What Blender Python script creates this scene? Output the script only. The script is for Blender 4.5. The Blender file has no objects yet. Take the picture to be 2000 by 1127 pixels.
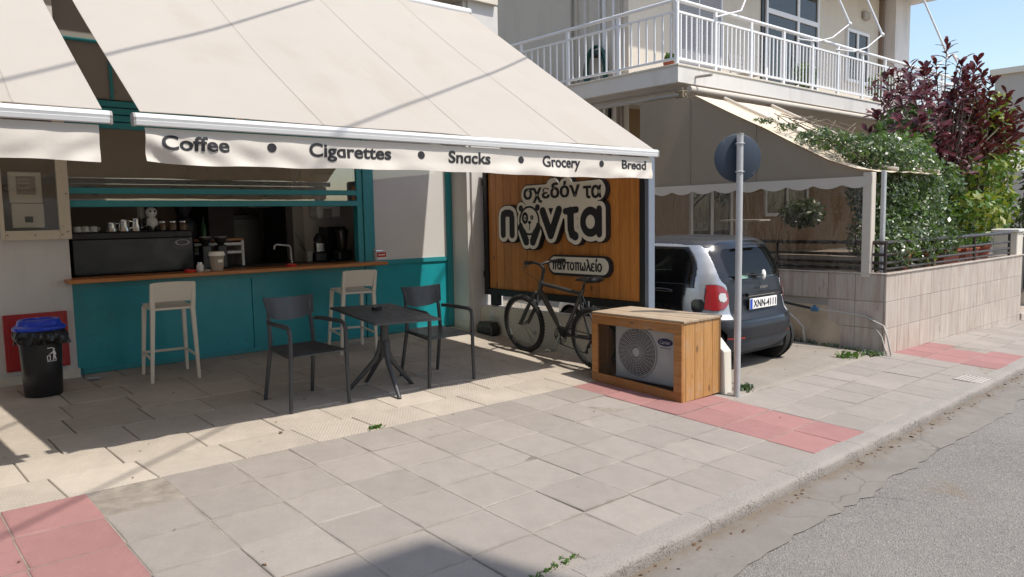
import bpy, bmesh, math, random
import numpy as np
from mathutils import Vector, Matrix, noise as mnoise
random.seed(7); RNG = np.random.default_rng(7)
PI = math.pi; R = math.radians
SC = bpy.context.scene; COL = SC.collection

# ------------------------------------------------------------------ camera, light, exposure
cam_d = bpy.data.cameras.new('camera'); cam_d.sensor_width = 36; cam_d.lens = 36*1472.2/2000
cam_d.clip_start = .05; cam_d.clip_end = 600
cam = bpy.data.objects.new('camera', cam_d); COL.objects.link(cam)
yaw, pit, rol = .7114, -.0938, -.0179
fw = Vector((math.sin(yaw)*math.cos(pit), math.cos(yaw)*math.cos(pit), math.sin(pit)))
rt0 = Vector((math.cos(yaw), -math.sin(yaw), 0)); up0 = rt0.cross(fw)
rt = math.cos(rol)*rt0+math.sin(rol)*up0; upv = -math.sin(rol)*rt0+math.cos(rol)*up0
cam.matrix_world = Matrix(((rt.x, upv.x, -fw.x, -.842), (rt.y, upv.y, -fw.y, -4.616), (rt.z, upv.z, -fw.z, 1.473), (0, 0, 0, 1)))
SC.camera = cam
SUN = Vector((-.18, .52, -1)).normalized()            # the way the light travels
el = math.asin(-SUN.z); az = math.atan2(-SUN.x, -SUN.y)
world = bpy.data.worlds.new('World'); SC.world = world; world.use_nodes = True
wn = world.node_tree; wn.nodes.clear()
sky = wn.nodes.new('ShaderNodeTexSky'); sky.sky_type = 'NISHITA'; sky.sun_disc = False
sky.sun_elevation = el; sky.sun_rotation = az; sky.air_density = 1.15; sky.dust_density = 1.5; sky.ozone_density = 1.0; sky.altitude = 50
bgn = wn.nodes.new('ShaderNodeBackground'); bgn.inputs[1].default_value = .15
wo = wn.nodes.new('ShaderNodeOutputWorld')
wn.links.new(sky.outputs[0], bgn.inputs[0]); wn.links.new(bgn.outputs[0], wo.inputs[0])
sun_d = bpy.data.lights.new('sun', 'SUN'); sun_d.energy = 3.4; sun_d.angle = R(.6); sun_d.color = (1, .94, .85)
sun = bpy.data.objects.new('sun', sun_d); COL.objects.link(sun); sun.location = (6, -12, 20)
sun.rotation_euler = SUN.to_track_quat('-Z', 'Y').to_euler()
SC.view_settings.view_transform = 'Standard'; SC.view_settings.look = 'None'
SC.view_settings.gamma = 1; SC.view_settings.use_curve_mapping = False; SC.view_settings.exposure = 0.5
try:
    SC.cycles.max_bounces = 10; SC.cycles.transparent_max_bounces = 16
except Exception: pass

# ------------------------------------------------------------------ ground heights
S = .4; GA, GB = -.0214, .0441; GG = .0459; GROW = .9753; GSK = -.0374; YF = 3.054
def yb(x): return math.tan(GG)*x
def plane(x, y):
    xx = min(x, 30.); return GA*xx+GB*max(-9., min(y, 6.))
def gz(x, y):
    if y <= yb(x) or x > 5.02: return plane(x, y)
    t = min(1., (y-yb(x))/(YF-yb(x))); return plane(x, yb(x))*(1-t)+.123*t
def G(u, r, dz=0):
    x = S*(u*math.cos(GG)+r*GROW*math.sin(GG+GSK)); y = S*(u*math.sin(GG)-r*GROW*math.cos(GG+GSK))
    return Vector((x, y, gz(x, y)+dz))

# ------------------------------------------------------------------ object helpers
def link(o): COL.objects.link(o); return o
def tag(o, label=None, cat=None, group=None, kind=None):
    if label: o['label'] = label
    if cat: o['category'] = cat
    if group: o['group'] = group
    if kind: o['kind'] = kind
    return o
def thing(name, label, cat, loc=(0, 0, 0), rz=0, group=None, tilt=False):
    o = link(bpy.data.objects.new(name, None)); o.empty_display_size = .1
    o.location = loc
    if tilt:
        x, y = loc[0], loc[1]
        n = Vector((-(gz(x+.1, y)-gz(x-.1, y))/.2, -(gz(x, y+.1)-gz(x, y-.1))/.2, 1)).normalized()
        q = Vector((0, 0, 1)).rotation_difference(n)
        o.rotation_euler = (q.to_matrix() @ Matrix.Rotation(rz, 3, 'Z')).to_euler()
    else: o.rotation_euler = (0, 0, rz)
    return tag(o, label, cat, group)
def dup(o, parent=None):
    c = o.copy(); COL.objects.link(c)
    if parent: c.parent = parent
    for ch in o.children: dup(ch, c)
    return c
class MB:
    def __init__(s): s.v = []; s.f = []
    def add(s, vs, fs):
        n = len(s.v); s.v += [tuple(p) for p in vs]; s.f += [tuple(i+n for i in f) for f in fs]; return s
    def box(s, x0, x1, y0, y1, z0, z1, M=None):
        vs = [(x, y, z) for z in (z0, z1) for y in (y0, y1) for x in (x0, x1)]
        if M is not None: vs = [M @ Vector(p) for p in vs]
        return s.add(vs, [(0, 2, 3, 1), (4, 5, 7, 6), (0, 1, 5, 4), (2, 6, 7, 3), (0, 4, 6, 2), (1, 3, 7, 5)])
    def cbox(s, x0, x1, y0, y1, z0, z1, c=.004, M=None):      # box with chamfered edges
        xs = (x0, x0+c, x1-c, x1); ys = (y0, y0+c, y1-c, y1); zs = (z0, z0+c, z1-c, z1); vs = []; idx = {}
        def vid(p):
            if p not in idx: idx[p] = len(vs); vs.append((xs[p[0]], ys[p[1]], zs[p[2]]))
            return idx[p]
        fs = []
        for (a, b, cc) in ((0, 1, 2), (1, 2, 0), (2, 0, 1)):
            for sd in (0, 3):
                q = []
                for i, j in ((1, 1), (2, 1), (2, 2), (1, 2)):
                    p = [0, 0, 0]; p[a] = i; p[b] = j; p[cc] = sd; q.append(vid(tuple(p)))
                fs.append(tuple(q if sd else q[::-1]))
            for sb in (0, 3):
                for sc_ in (0, 3):
                    q = []
                    ib = 1 if sb == 0 else 2; ic = 1 if sc_ == 0 else 2
                    for i, (jb, jc) in ((1, (sb, ic)), (2, (sb, ic)), (2, (ib, sc_)), (1, (ib, sc_))):
                        p = [0, 0, 0]; p[a] = i; p[b] = jb; p[cc] = jc; q.append(vid(tuple(p)))
                    fs.append(tuple(q if (sb == 0) != (sc_ == 0) else q[::-1]))
        for sa in (0, 3):
            for sb in (0, 3):
                for sc_ in (0, 3):
                    ia, ib, ic = [1 if t == 0 else 2 for t in (sa, sb, sc_)]
                    q = [vid((sa, ib, ic)), vid((ia, sb, ic)), vid((ia, ib, sc_))]
                    fs.append(tuple(q))
        if M is not None: vs = [tuple(M @ Vector(p)) for p in vs]
        return s.add(vs, fs)
    def quad(s, a, b, c, d): return s.add([a, b, c, d], [(0, 1, 2, 3)])
    def tube(s, pts, rad, n=8, cap=True, closed=False):
        P = [Vector(p) for p in pts]; m = len(P)
        if not hasattr(rad, '__len__'): rad = [rad]*m
        T = []
        for i in range(m):
            a = P[(i-1) % m] if (closed or i > 0) else P[i]; b = P[(i+1) % m] if (closed or i < m-1) else P[i]
            t = (b-a); T.append(t.normalized() if t.length > 1e-9 else Vector((0, 0, 1)))
        ref = Vector((0, 0, 1)) if abs(T[0].z) < .9 else Vector((1, 0, 0))
        nrm = (ref-T[0]*ref.dot(T[0])).normalized(); vs = []; fs = []
        for i in range(m):
            if i: nrm = (nrm-T[i]*nrm.dot(T[i])).normalized()
            bn = T[i].cross(nrm)
            for k in range(n):
                a = 2*PI*k/n; vs.append(P[i]+(nrm*math.cos(a)+bn*math.sin(a))*rad[i])
        rng = range(m) if closed else range(m-1)
        for i in rng:
            j = (i+1) % m
            for k in range(n):
                k2 = (k+1) % n; fs.append((i*n+k, i*n+k2, j*n+k2, j*n+k))
        if cap and not closed:
            fs.append(tuple(range(n))[::-1]); fs.append(tuple((m-1)*n+k for k in range(n)))
        return s.add(vs, fs)
    def lathe(s, prof, n=24, M=None, cap=True):                 # prof: (r, z)
        vs = []; fs = []; m = len(prof)
        for r, z in prof:
            for k in range(n):
                a = 2*PI*k/n; vs.append(Vector((r*math.cos(a), r*math.sin(a), z)))
        for i in range(m-1):
            for k in range(n):
                k2 = (k+1) % n; fs.append((i*n+k, i*n+k2, (i+1)*n+k2, (i+1)*n+k))
        if cap:
            if prof[0][0] > 1e-6: fs.append(tuple(range(n))[::-1])
            if prof[-1][0] > 1e-6: fs.append(tuple((m-1)*n+k for k in range(n)))
        if M is not None: vs = [M @ p for p in vs]
        return s.add(vs, fs)
    def torus(s, R0, r, n=40, k=8, M=None):
        pts = [Vector((R0*math.cos(2*PI*i/n), R0*math.sin(2*PI*i/n), 0)) for i in range(n)]
        if M is not None: pts = [M @ p for p in pts]
        return s.tube(pts, r, k, closed=True)
    def prism(s, poly, d0, d1, fn):                             # poly of 2-d points, fn(a, b, d) -> 3-d
        n = len(poly); vs = [fn(a, b, d0) for a, b in poly]+[fn(a, b, d1) for a, b in poly]
        fs = [tuple(range(n))[::-1], tuple(range(n, 2*n))]+[(i, (i+1) % n, n+(i+1) % n, n+i) for i in range(n)]
        return s.add(vs, fs)
    def sphere(s, c, r, n=12, m=8, sc=(1, 1, 1)):
        vs = []; fs = []
        for i in range(m+1):
            t = PI*i/m
            for k in range(n):
                a = 2*PI*k/n; vs.append((c[0]+r*sc[0]*math.sin(t)*math.cos(a), c[1]+r*sc[1]*math.sin(t)*math.sin(a), c[2]-r*sc[2]*math.cos(t)))
        for i in range(m):
            for k in range(n):
                k2 = (k+1) % n; fs.append((i*n+k, i*n+k2, (i+1)*n+k2, (i+1)*n+k))
        return s.add(vs, fs)
    def mesh(s, name, smooth=False, fix=True):
        me = bpy.data.meshes.new(name); me.from_pydata(s.v, [], s.f); me.update()
        if fix:
            bm = bmesh.new(); bm.from_mesh(me); bmesh.ops.remove_doubles(bm, verts=bm.verts, dist=1e-6)
            bmesh.ops.recalc_face_normals(bm, faces=bm.faces); bm.to_mesh(me); bm.free()
        if smooth: me.shade_smooth() if hasattr(me, 'shade_smooth') else None
        return me
    def build(s, name, mat, parent=None, smooth=False, bevel=0, fix=True, angle=None):
        me = s.mesh(name, False, fix); me.materials.append(mat)
        o = link(bpy.data.objects.new(name, me)); o.parent = parent
        if smooth:
            me.polygons.foreach_set('use_smooth', [True]*len(me.polygons))
            if angle is None: angle = 40
            try:
                me.set_sharp_from_angle(angle=R(angle))
            except Exception: pass
        if bevel:
            b = o.modifiers.new('bevel', 'BEVEL'); b.width = bevel; b.segments = 2; b.limit_method = 'ANGLE'; b.angle_limit = R(40)
        return o
def fast_mesh(name, V, F, mat, parent=None, smooth=False):
    me = bpy.data.meshes.new(name); V = np.asarray(V, np.float32); F = np.asarray(F, np.int32)
    me.vertices.add(len(V)); me.vertices.foreach_set('co', V.ravel())
    k = F.shape[1]; me.loops.add(F.size); me.loops.foreach_set('vertex_index', F.ravel())
    me.polygons.add(len(F)); me.polygons.foreach_set('loop_start', np.arange(len(F), dtype=np.int32)*k)
    me.update(calc_edges=True); me.validate(); me.materials.append(mat)
    if smooth: me.polygons.foreach_set('use_smooth', [True]*len(me.polygons))
    o = link(bpy.data.objects.new(name, me)); o.parent = parent; return o

# ------------------------------------------------------------------ materials
def nodes(name):
    m = bpy.data.materials.new(name); m.use_nodes = True; t = m.node_tree
    return m, t, t.nodes['Principled BSDF'], t.nodes['Material Output']
def geo_pos(t): return t.nodes.new('ShaderNodeNewGeometry').outputs['Position']
def noise(t, vec, scale, detail=4, rough=.55, dist=0):
    n = t.nodes.new('ShaderNodeTexNoise'); n.inputs['Scale'].default_value = scale; n.inputs['Detail'].default_value = detail
    n.inputs['Roughness'].default_value = rough; n.inputs['Distortion'].default_value = dist; t.links.new(vec, n.inputs['Vector']); return n.outputs['Fac']
def ramp(t, fac, stops):
    r = t.nodes.new('ShaderNodeValToRGB'); e = r.color_ramp.elements
    while len(e) < len(stops): e.new(.5)
    for i, (p, c) in enumerate(stops):
        e[i].position = p; e[i].color = (c, c, c, 1) if not hasattr(c, '__len__') else (*c, 1)
    t.links.new(fac, r.inputs[0]); return r.outputs[0]
def mix(t, fac, a, b, mode='MIX'):
    m = t.nodes.new('ShaderNodeMix'); m.data_type = 'RGBA'; m.blend_type = mode
    for sock, val in ((m.inputs[0], fac), (m.inputs[6], a), (m.inputs[7], b)):
        if isinstance(val, (int, float)): sock.default_value = val
        elif isinstance(val, tuple): sock.default_value = (*val, 1)
        else: t.links.new(val, sock)
    return m.outputs[2]
def math_(t, op, a, b=None):
    m = t.nodes.new('ShaderNodeMath'); m.operation = op
    for i, v in enumerate((a, b)):
        if v is None: continue
        if isinstance(v, (int, float)): m.inputs[i].default_value = v
        else: t.links.new(v, m.inputs[i])
    return m.outputs[0]
def bump(t, h, strength, dist=.01, prev=None):
    b = t.nodes.new('ShaderNodeBump'); b.inputs['Strength'].default_value = strength; b.inputs['Distance'].default_value = dist
    t.links.new(h, b.inputs['Height'])
    if prev is not None: t.links.new(prev, b.inputs['Normal'])
    return b.outputs[0]
def rnd(t): return t.nodes.new('ShaderNodeObjectInfo').outputs['Random']
def scalev(t, vec, s):
    m = t.nodes.new('ShaderNodeMapping'); m.inputs['Scale'].default_value = s; t.links.new(vec, m.inputs['Vector']); return m.outputs[0]
def rotv(t, vec, rz):
    m = t.nodes.new('ShaderNodeMapping'); m.inputs['Rotation'].default_value = (0, 0, rz); t.links.new(vec, m.inputs['Vector']); return m.outputs[0]
def dk(c, f): return tuple(min(1, x*f) for x in c)
def mat(name, c, rough=.6, var=.12, vs=6, bs=0, bsc=80, metal=0, orand=0, stain=0, spec=.5, coat=0, wear=None):
    m, t, p, o = nodes(name); pos = geo_pos(t)
    col = mix(t, noise(t, pos, vs, 5, .6), dk(c, 1-var), dk(c, 1+var))
    if stain: col = mix(t, ramp(t, noise(t, scalev(t, pos, (1.3, 1.3, .35)), 2.3, 6, .65), [(.5, 0), (.75, stain)]), col, dk(c, .58))
    if wear: col = mix(t, ramp(t, noise(t, pos, 9, 6, .7), [(.62, 0), (.70, 1)]), col, wear)
    if orand: col = mix(t, rnd(t), mix(t, 1, col, (1-orand,)*3, 'MULTIPLY'), mix(t, 1, col, (1+orand*.6,)*3, 'MULTIPLY'))
    t.links.new(col, p.inputs['Base Color'])
    p.inputs['Metallic'].default_value = metal; p.inputs['Specular IOR Level'].default_value = spec
    t.links.new(ramp(t, noise(t, pos, vs*1.7, 4), [(.3, max(.02, rough-.08)), (.7, min(1, rough+.08))]), p.inputs['Roughness'])
    if coat: p.inputs['Coat Weight'].default_value = coat; p.inputs['Coat Roughness'].default_value = .05
    if bs: t.links.new(bump(t, noise(t, pos, bsc, 4), bs, .004), p.inputs['Normal'])
    return m
def glass(name, tint=(.9, .93, .92), rough=.0, f0=.06, dirt=.0, alpha=0.):
    m, t, p, o = nodes(name); t.nodes.remove(p)
    tr = t.nodes.new('ShaderNodeBsdfTransparent'); tr.inputs[0].default_value = (*tint, 1)
    gl = t.nodes.new('ShaderNodeBsdfGlossy'); gl.inputs['Roughness'].default_value = rough; gl.inputs[0].default_value = (1, 1, 1, 1)
    lw = t.nodes.new('ShaderNodeLayerWeight'); lw.inputs[0].default_value = .5
    fr = ramp(t, lw.outputs['Facing'], [(0, f0), (.6, f0*1.7), (.85, .3), (1, .9)])
    ms = t.nodes.new('ShaderNodeMixShader'); t.links.new(fr, ms.inputs[0]); t.links.new(tr.outputs[0], ms.inputs[1]); t.links.new(gl.outputs[0], ms.inputs[2])
    out = ms.outputs[0]
    if dirt:
        df = t.nodes.new('ShaderNodeBsdfDiffuse'); df.inputs[0].default_value = (.55, .53, .5, 1)
        m2 = t.nodes.new('ShaderNodeMixShader'); pos = geo_pos(t)
        t.links.new(ramp(t, noise(t, scalev(t, pos, (2, 2, .6)), 3, 5), [(.3, dirt*.6), (.8, dirt*1.5)]), m2.inputs[0])
        t.links.new(out, m2.inputs[1]); t.links.new(df.outputs[0], m2.inputs[2]); out = m2.outputs[0]
    t.links.new(out, o.inputs[0]); return m
def fabric(name, c, trans=.15, var=.06, stain=.0, weave=True):
    m, t, p, o = nodes(name); t.nodes.remove(p); pos = geo_pos(t)
    col = mix(t, noise(t, pos, 1.6, 6, .6), dk(c, 1-var), dk(c, 1+var))
    if stain:
        st = ramp(t, noise(t, scalev(t, pos, (1.2, .5, .5)), 1.7, 6, .7, .5), [(.52, 0), (.78, stain)])
        col = mix(t, st, col, (c[0]*.72, c[1]*.62, c[2]*.48))
    d = t.nodes.new('ShaderNodeBsdfDiffuse'); tl = t.nodes.new('ShaderNodeBsdfTranslucent'); mx = t.nodes.new('ShaderNodeMixShader')
    t.links.new(col, d.inputs[0]); tl.inputs[0].default_value = (min(1, c[0]*1.25), c[1]*1.06, c[2]*.84, 1)
    mx.inputs[0].default_value = trans; t.links.new(d.outputs[0], mx.inputs[1]); t.links.new(tl.outputs[0], mx.inputs[2]); t.links.new(mx.outputs[0], o.inputs[0])
    if weave:
        nb = bump(t, noise(t, pos, 420, 2), .15, .001, bump(t, noise(t, pos, 5, 4), .25, .02)); t.links.new(nb, d.inputs['Normal'])
    return m
def leaf(name, cols, rough=.45, trans=.25, spec=.4):
    m, t, p, o = nodes(name); pos = geo_pos(t)
    n1 = noise(t, pos, 3.2, 3); n2 = noise(t, pos, 34, 2)
    col = ramp(t, math_(t, 'ADD', math_(t, 'MULTIPLY', n1, .5), math_(t, 'MULTIPLY', n2, .5)), [(.3+.4*i/(len(cols)-1), c) for i, c in enumerate(cols)])
    t.links.new(col, p.inputs['Base Color']); p.inputs['Roughness'].default_value = rough; p.inputs['Specular IOR Level'].default_value = spec
    tl = t.nodes.new('ShaderNodeBsdfTranslucent'); t.links.new(mix(t, 1, col, (1.3, 1.4, .7), 'MULTIPLY'), tl.inputs[0])
    ms = t.nodes.new('ShaderNodeMixShader'); ms.inputs[0].default_value = trans
    t.links.new(p.outputs[0], ms.inputs[1]); t.links.new(tl.outputs[0], ms.inputs[2]); t.links.new(ms.outputs[0], o.inputs[0]); return m
def wood(name, c1, c2, axis='Z', rough=.5, scale=1., orand=.15, knots=True, wear=0, spec=.4):
    m, t, p, o = nodes(name); pos = geo_pos(t); k = {'X': (.06, 1, 1), 'Y': (1, .06, 1), 'Z': (1, 1, .06)}[axis]
    off = t.nodes.new('ShaderNodeVectorMath'); off.operation = 'ADD'
    rv = t.nodes.new('ShaderNodeCombineXYZ'); rr = math_(t, 'MULTIPLY', rnd(t), 37.); 
    for i in range(3): t.links.new(rr, rv.inputs[i])
    t.links.new(pos, off.inputs[0]); t.links.new(rv.outputs[0], off.inputs[1]); q = off.outputs[0]
    g = noise(t, scalev(t, q, tuple(x*scale for x in k)), 60, 5, .6, 1.2); g2 = noise(t, scalev(t, q, tuple(x*scale for x in k)), 12, 3, .5, .6)
    col = mix(t, ramp(t, g2, [(.3, 0), (.7, 1)]), c1, c2); col = mix(t, ramp(t, g, [(.35, .55), (.65, 0)]), col, dk(c1, .55))
    if knots:
        v = t.nodes.new('ShaderNodeTexVoronoi'); v.inputs['Scale'].default_value = 6; t.links.new(scalev(t, q, tuple(1 if x == 1 else .45 for x in k)), v.inputs['Vector'])
        col = mix(t, ramp(t, v.outputs['Distance'], [(.05, .9), (.12, 0)]), col, dk(c1, .3))
    if wear: col = mix(t, ramp(t, noise(t, q, 5, 6, .7), [(.5, 0), (.75, wear)]), col, (.42, .38, .33))
    col = mix(t, rnd(t), mix(t, 1, col, (1-orand,)*3, 'MULTIPLY'), mix(t, 1, col, (1+orand,)*3, 'MULTIPLY'))
    t.links.new(col, p.inputs['Base Color']); p.inputs['Roughness'].default_value = rough; p.inputs['Specular IOR Level'].default_value = spec
    t.links.new(bump(t, g, .12, .003), p.inputs['Normal']); return m

# paving: concrete with stains, dirt, fine grain
def paving(name, c, hatch=None, grain=160, var=.10, orand=.07, spots=.5, edge=False):
    m, t, p, o = nodes(name); pos = geo_pos(t)
    col = mix(t, noise(t, pos, 1.7, 6, .65), dk(c, 1-var*1.6), dk(c, 1+var))
    col = mix(t, ramp(t, noise(t, pos, 8, 6, .7), [(.42, 0), (.75, .45)]), col, dk(c, .74))
    col = mix(t, ramp(t, noise(t, scalev(t, rotv(t, pos, .5), (1, .15, 1)), 5, 5, .7), [(.5, 0), (.8, .35)]), col, dk(c, 1.18))
    v = t.nodes.new('ShaderNodeTexVoronoi'); v.inputs['Scale'].default_value = 2.6; t.links.new(pos, v.inputs['Vector'])
    vd = math_(t, 'ADD', v.outputs['Distance'], math_(t, 'MULTIPLY', noise(t, pos, 40, 3), .03))
    col = mix(t, ramp(t, vd, [(.035, spots), (.055, 0)]), col, dk(c, .33))
    col = mix(t, ramp(t, noise(t, pos, 1.15, 6, .72), [(.60, 0), (.74, .28)]), col, dk(c, .66))
    if edge:
        s_ = t.nodes.new('ShaderNodeSeparateXYZ'); t.links.new(t.nodes.new('ShaderNodeTexCoord').outputs['Object'], s_.inputs[0])
        ex_ = math_(t, 'MINIMUM', s_.outputs[0], math_(t, 'SUBTRACT', .4, s_.outputs[0])); ey_ = math_(t, 'MINIMUM', math_(t, 'MULTIPLY', s_.outputs[1], -1), math_(t, 'ADD', s_.outputs[1], .39))
        e_ = math_(t, 'ADD', math_(t, 'MINIMUM', ex_, ey_), math_(t, 'MULTIPLY', math_(t, 'SUBTRACT', noise(t, pos, 14, 5, .7), .5), .05))
        col = mix(t, ramp(t, e_, [(.0, .55), (.022, 0)]), col, mix(t, ramp(t, noise(t, pos, 2.2, 4), [(.42, 0), (.58, 1)]), dk(c, .52), dk(c, 1.25)))
    gr = noise(t, pos, grain, 3, .6); col = mix(t, ramp(t, gr, [(.3, .35), (.55, 0)]), col, dk(c, .62))
    col = mix(t, rnd(t), mix(t, 1, col, (1-orand,)*3, 'MULTIPLY'), mix(t, 1, col, (1+orand,)*3, 'MULTIPLY'))
    nrm = bump(t, gr, .25, .003)
    if hatch:
        w = t.nodes.new('ShaderNodeTexWave'); w.wave_type = 'BANDS'; w.bands_direction = 'X'; w.inputs['Scale'].default_value = hatch; w.inputs['Distortion'].default_value = .6; w.inputs['Detail'].default_value = 1
        w2 = t.nodes.new('ShaderNodeTexWave'); w2.bands_direction = 'Y'; w2.inputs['Scale'].default_value = hatch*.7; w2.inputs['Distortion'].default_value = .6
        rp = rotv(t, pos, .62); t.links.new(rp, w.inputs['Vector']); t.links.new(rp, w2.inputs['Vector'])
        h = math_(t, 'MINIMUM', ramp(t, w.outputs['Fac'], [(.0, 0), (.3, 1)]), ramp(t, w2.outputs['Fac'], [(.0, .1), (.25, 1)]))
        msk = ramp(t, noise(t, pos, .9, 4), [(.40, 0), (.52, 1)]); hm = mix(t, msk, (1, 1, 1), h)
        col = mix(t, ramp(t, hm, [(.2, .42), (.8, 0)]), col, dk(c, .50)); nrm = bump(t, hm, .5, .004, nrm)
    t.links.new(col, p.inputs['Base Color']); p.inputs['Roughness'].default_value = .88; p.inputs['Specular IOR Level'].default_value = .25
    t.links.new(nrm, p.inputs['Normal']); return m
def asphalt():
    m, t, p, o = nodes('asphalt'); pos = geo_pos(t); c = (.205, .188, .172)
    v = t.nodes.new('ShaderNodeTexVoronoi'); v.inputs['Scale'].default_value = 110; t.links.new(pos, v.inputs['Vector'])
    col = ramp(t, noise(t, pos, 110, 5, .75), [(.3, dk(c, .5)), (.5, c), (.7, dk(c, 1.4))])
    v2 = t.nodes.new('ShaderNodeTexVoronoi'); v2.inputs['Scale'].default_value = 85; t.links.new(pos, v2.inputs['Vector']); sv = t.nodes.new('ShaderNodeSeparateColor'); t.links.new(v2.outputs['Color'], sv.inputs[0])
    col = mix(t, ramp(t, sv.outputs[0], [(.78, 0), (.88, .4)]), col, dk(c, 1.7)); col = mix(t, ramp(t, sv.outputs[1], [(.78, 0), (.88, .45)]), col, dk(c, .42))
    col = mix(t, ramp(t, noise(t, pos, .8, 5), [(.35, 0), (.7, .5)]), col, dk(c, 1.35))
    col = mix(t, ramp(t, noise(t, pos, 1.3, 6, .7), [(.60, 0), (.70, .6)]), col, (.21, .165, .11))
    t.links.new(col, p.inputs['Base Color']); p.inputs['Roughness'].default_value = .9
    t.links.new(bump(t, v.outputs['Distance'], .9, .008, bump(t, noise(t, pos, 60, 5, .7), .6, .01)), p.inputs['Normal']); return m
def cracks(m, scale, amount, kerbdirt=False):
    t = m.node_tree; p = t.nodes['Principled BSDF']; pos = geo_pos(t); src = p.inputs['Base Color'].links[0].from_socket
    dn = t.nodes.new('ShaderNodeTexNoise'); dn.inputs['Scale'].default_value = 3; dn.inputs['Detail'].default_value = 5; t.links.new(pos, dn.inputs['Vector'])
    va = t.nodes.new('ShaderNodeVectorMath'); va.operation = 'MULTIPLY_ADD'; va.inputs[1].default_value = (.35, .35, .35); t.links.new(dn.outputs['Color'], va.inputs[0]); t.links.new(pos, va.inputs[2])
    v = t.nodes.new('ShaderNodeTexVoronoi'); v.feature = 'DISTANCE_TO_EDGE'; v.inputs['Scale'].default_value = scale; t.links.new(va.outputs[0], v.inputs['Vector'])
    f = math_(t, 'MULTIPLY', ramp(t, v.outputs['Distance'], [(.0, 1), (.012, 0)]), ramp(t, noise(t, pos, .7, 3), [(.45, 0), (.60, amount)]))
    col = mix(t, f, src, (.035, .03, .026))
    if kerbdirt:
        s = t.nodes.new('ShaderNodeSeparateXYZ'); t.links.new(pos, s.inputs[0])
        d = math_(t, 'SUBTRACT', math_(t, 'SUBTRACT', math_(t, 'MULTIPLY', s.outputs[0], math.tan(.0459)), .4*5.95*.9753+.15), s.outputs[1])
        k = math_(t, 'ADD', math_(t, 'DIVIDE', d, .30), math_(t, 'MULTIPLY', math_(t, 'SUBTRACT', noise(t, pos, 3.5, 6, .65), .5), 1.6))
        col = mix(t, ramp(t, k, [(.05, .6), (.5, 0)]), col, mix(t, noise(t, pos, 60, 4, .7), (.09, .065, .042), (.20, .15, .10)))
    t.links.new(col, p.inputs['Base Color']); return m
def kerbmat():
    m, t, p, o = nodes('kerb_concrete'); pos = geo_pos(t); c = (.295, .268, .24)
    gn = t.nodes.new('ShaderNodeNewGeometry'); sx = t.nodes.new('ShaderNodeSeparateXYZ'); t.links.new(gn.outputs['Normal'], sx.inputs[0])
    col = mix(t, noise(t, pos, 3, 5), dk(c, .85), dk(c, 1.12))
    g = noise(t, pos, 75, 4, .7); rough_ = math_(t, 'MULTIPLY', ramp(t, noise(t, pos, 5, 4), [(.35, .0), (.6, 1)]), ramp(t, sx.outputs[2], [(.6, 1), (.985, .30)]))
    pit = mix(t, rough_, (0, 0, 0), ramp(t, g, [(.36, 1), (.52, 0)])); col = mix(t, pit, col, (.07, .065, .06))
    col = mix(t, ramp(t, noise(t, pos, 4.2, 5, .7), [(.70, 0), (.72, .6)]), col, (.50, .48, .45))
    t.links.new(col, p.inputs['Base Color']); p.inputs['Roughness'].default_value = .92
    t.links.new(bump(t, g, .8, .01), p.inputs['Normal']); return m

TEAL = (.010, .285, .33)
m_grey = paving('grey_paving', (.305, .272, .242), edge=True); m_pink = paving('pink_paving', (.33, .172, .162), spots=.3, edge=True)
m_beige = paving('beige_slab', (.46, .405, .342), hatch=15, orand=.10, var=.14); m_mortar = mat('mortar', (.24, .21, .175), .95, .75, 9, .5)
m_drive = paving('driveway_concrete', (.29, .258, .218), grain=60, var=.25, orand=0); m_gutter = paving('gutter_concrete', (.225, .205, .183), grain=70, var=.25)
m_asph = cracks(asphalt(), .55, .35); m_kerb = kerbmat(); cracks(m_gutter, 1.1, .55, True); cracks(m_drive, .9, .9)
m_white = mat('white_plaster', (.60, .585, .56), .85, .05, 3, .15, 60, stain=.3); m_cream = mat('cream_plaster', (.62, .575, .49), .85, .05, 2, .12, 50, stain=.25)
m_taupe = mat('taupe_plaster', (.40, .37, .33), .85, .05, 2, .12, 50)
m_teal = mat('teal_paint', TEAL, .40, .14, 5, .10, 24, stain=.35, wear=(.014, .20, .23)); m_tealf = mat('teal_frame_paint', (.025, .26, .295), .4, .06, 5)
m_counter = wood('counter_wood', (.42, .15, .035), (.52, .20, .05), 'X', .32, 1., .05)
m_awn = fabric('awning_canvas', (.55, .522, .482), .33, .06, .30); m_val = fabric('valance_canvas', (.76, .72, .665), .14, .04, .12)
m_alu = mat('white_aluminium', (.70, .71, .72), .35, .04, 8, spec=.6); m_black = mat('black_metal', (.014, .014, .015), .5, .2, 10)
m_ink = mat('black_print', (.018, .018, .022), .7, .2, 12)
m_plank = wood('stained_plank', (.60, .225, .048), (.70, .30, .078), 'Z', .38, 1., .12, spec=.45)
m_crate = wood('crate_wood', (.40, .20, .062), (.52, .29, .11), 'Z', .55, 1., .12, wear=.35); m_crate2 = wood('crate_frame_wood', (.36, .15, .042), (.46, .21, .065), 'Y', .5, 1., .12, wear=.2)
m_cratet = wood('weathered_board', (.36, .27, .18), (.46, .36, .25), 'Y', .75, 1., .1, wear=.6)
m_signcream = mat('sign_cream', (.82, .78, .68), .6, .05, 5); m_galv = mat('galvanised_steel', (.46, .47, .48), .5, .18, 9, metal=.3, stain=.5)
m_disc = mat('sign_back_grey_blue', (.026, .040, .064), .5, .2, 5, stain=.4, wear=(.09, .11, .13))
m_anth = mat('anthracite_plastic', (.052, .054, .058), .42, .12, 10, .06, 200); m_stool = mat('cream_plastic', (.72, .655, .545), .38, .04, 6)
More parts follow.
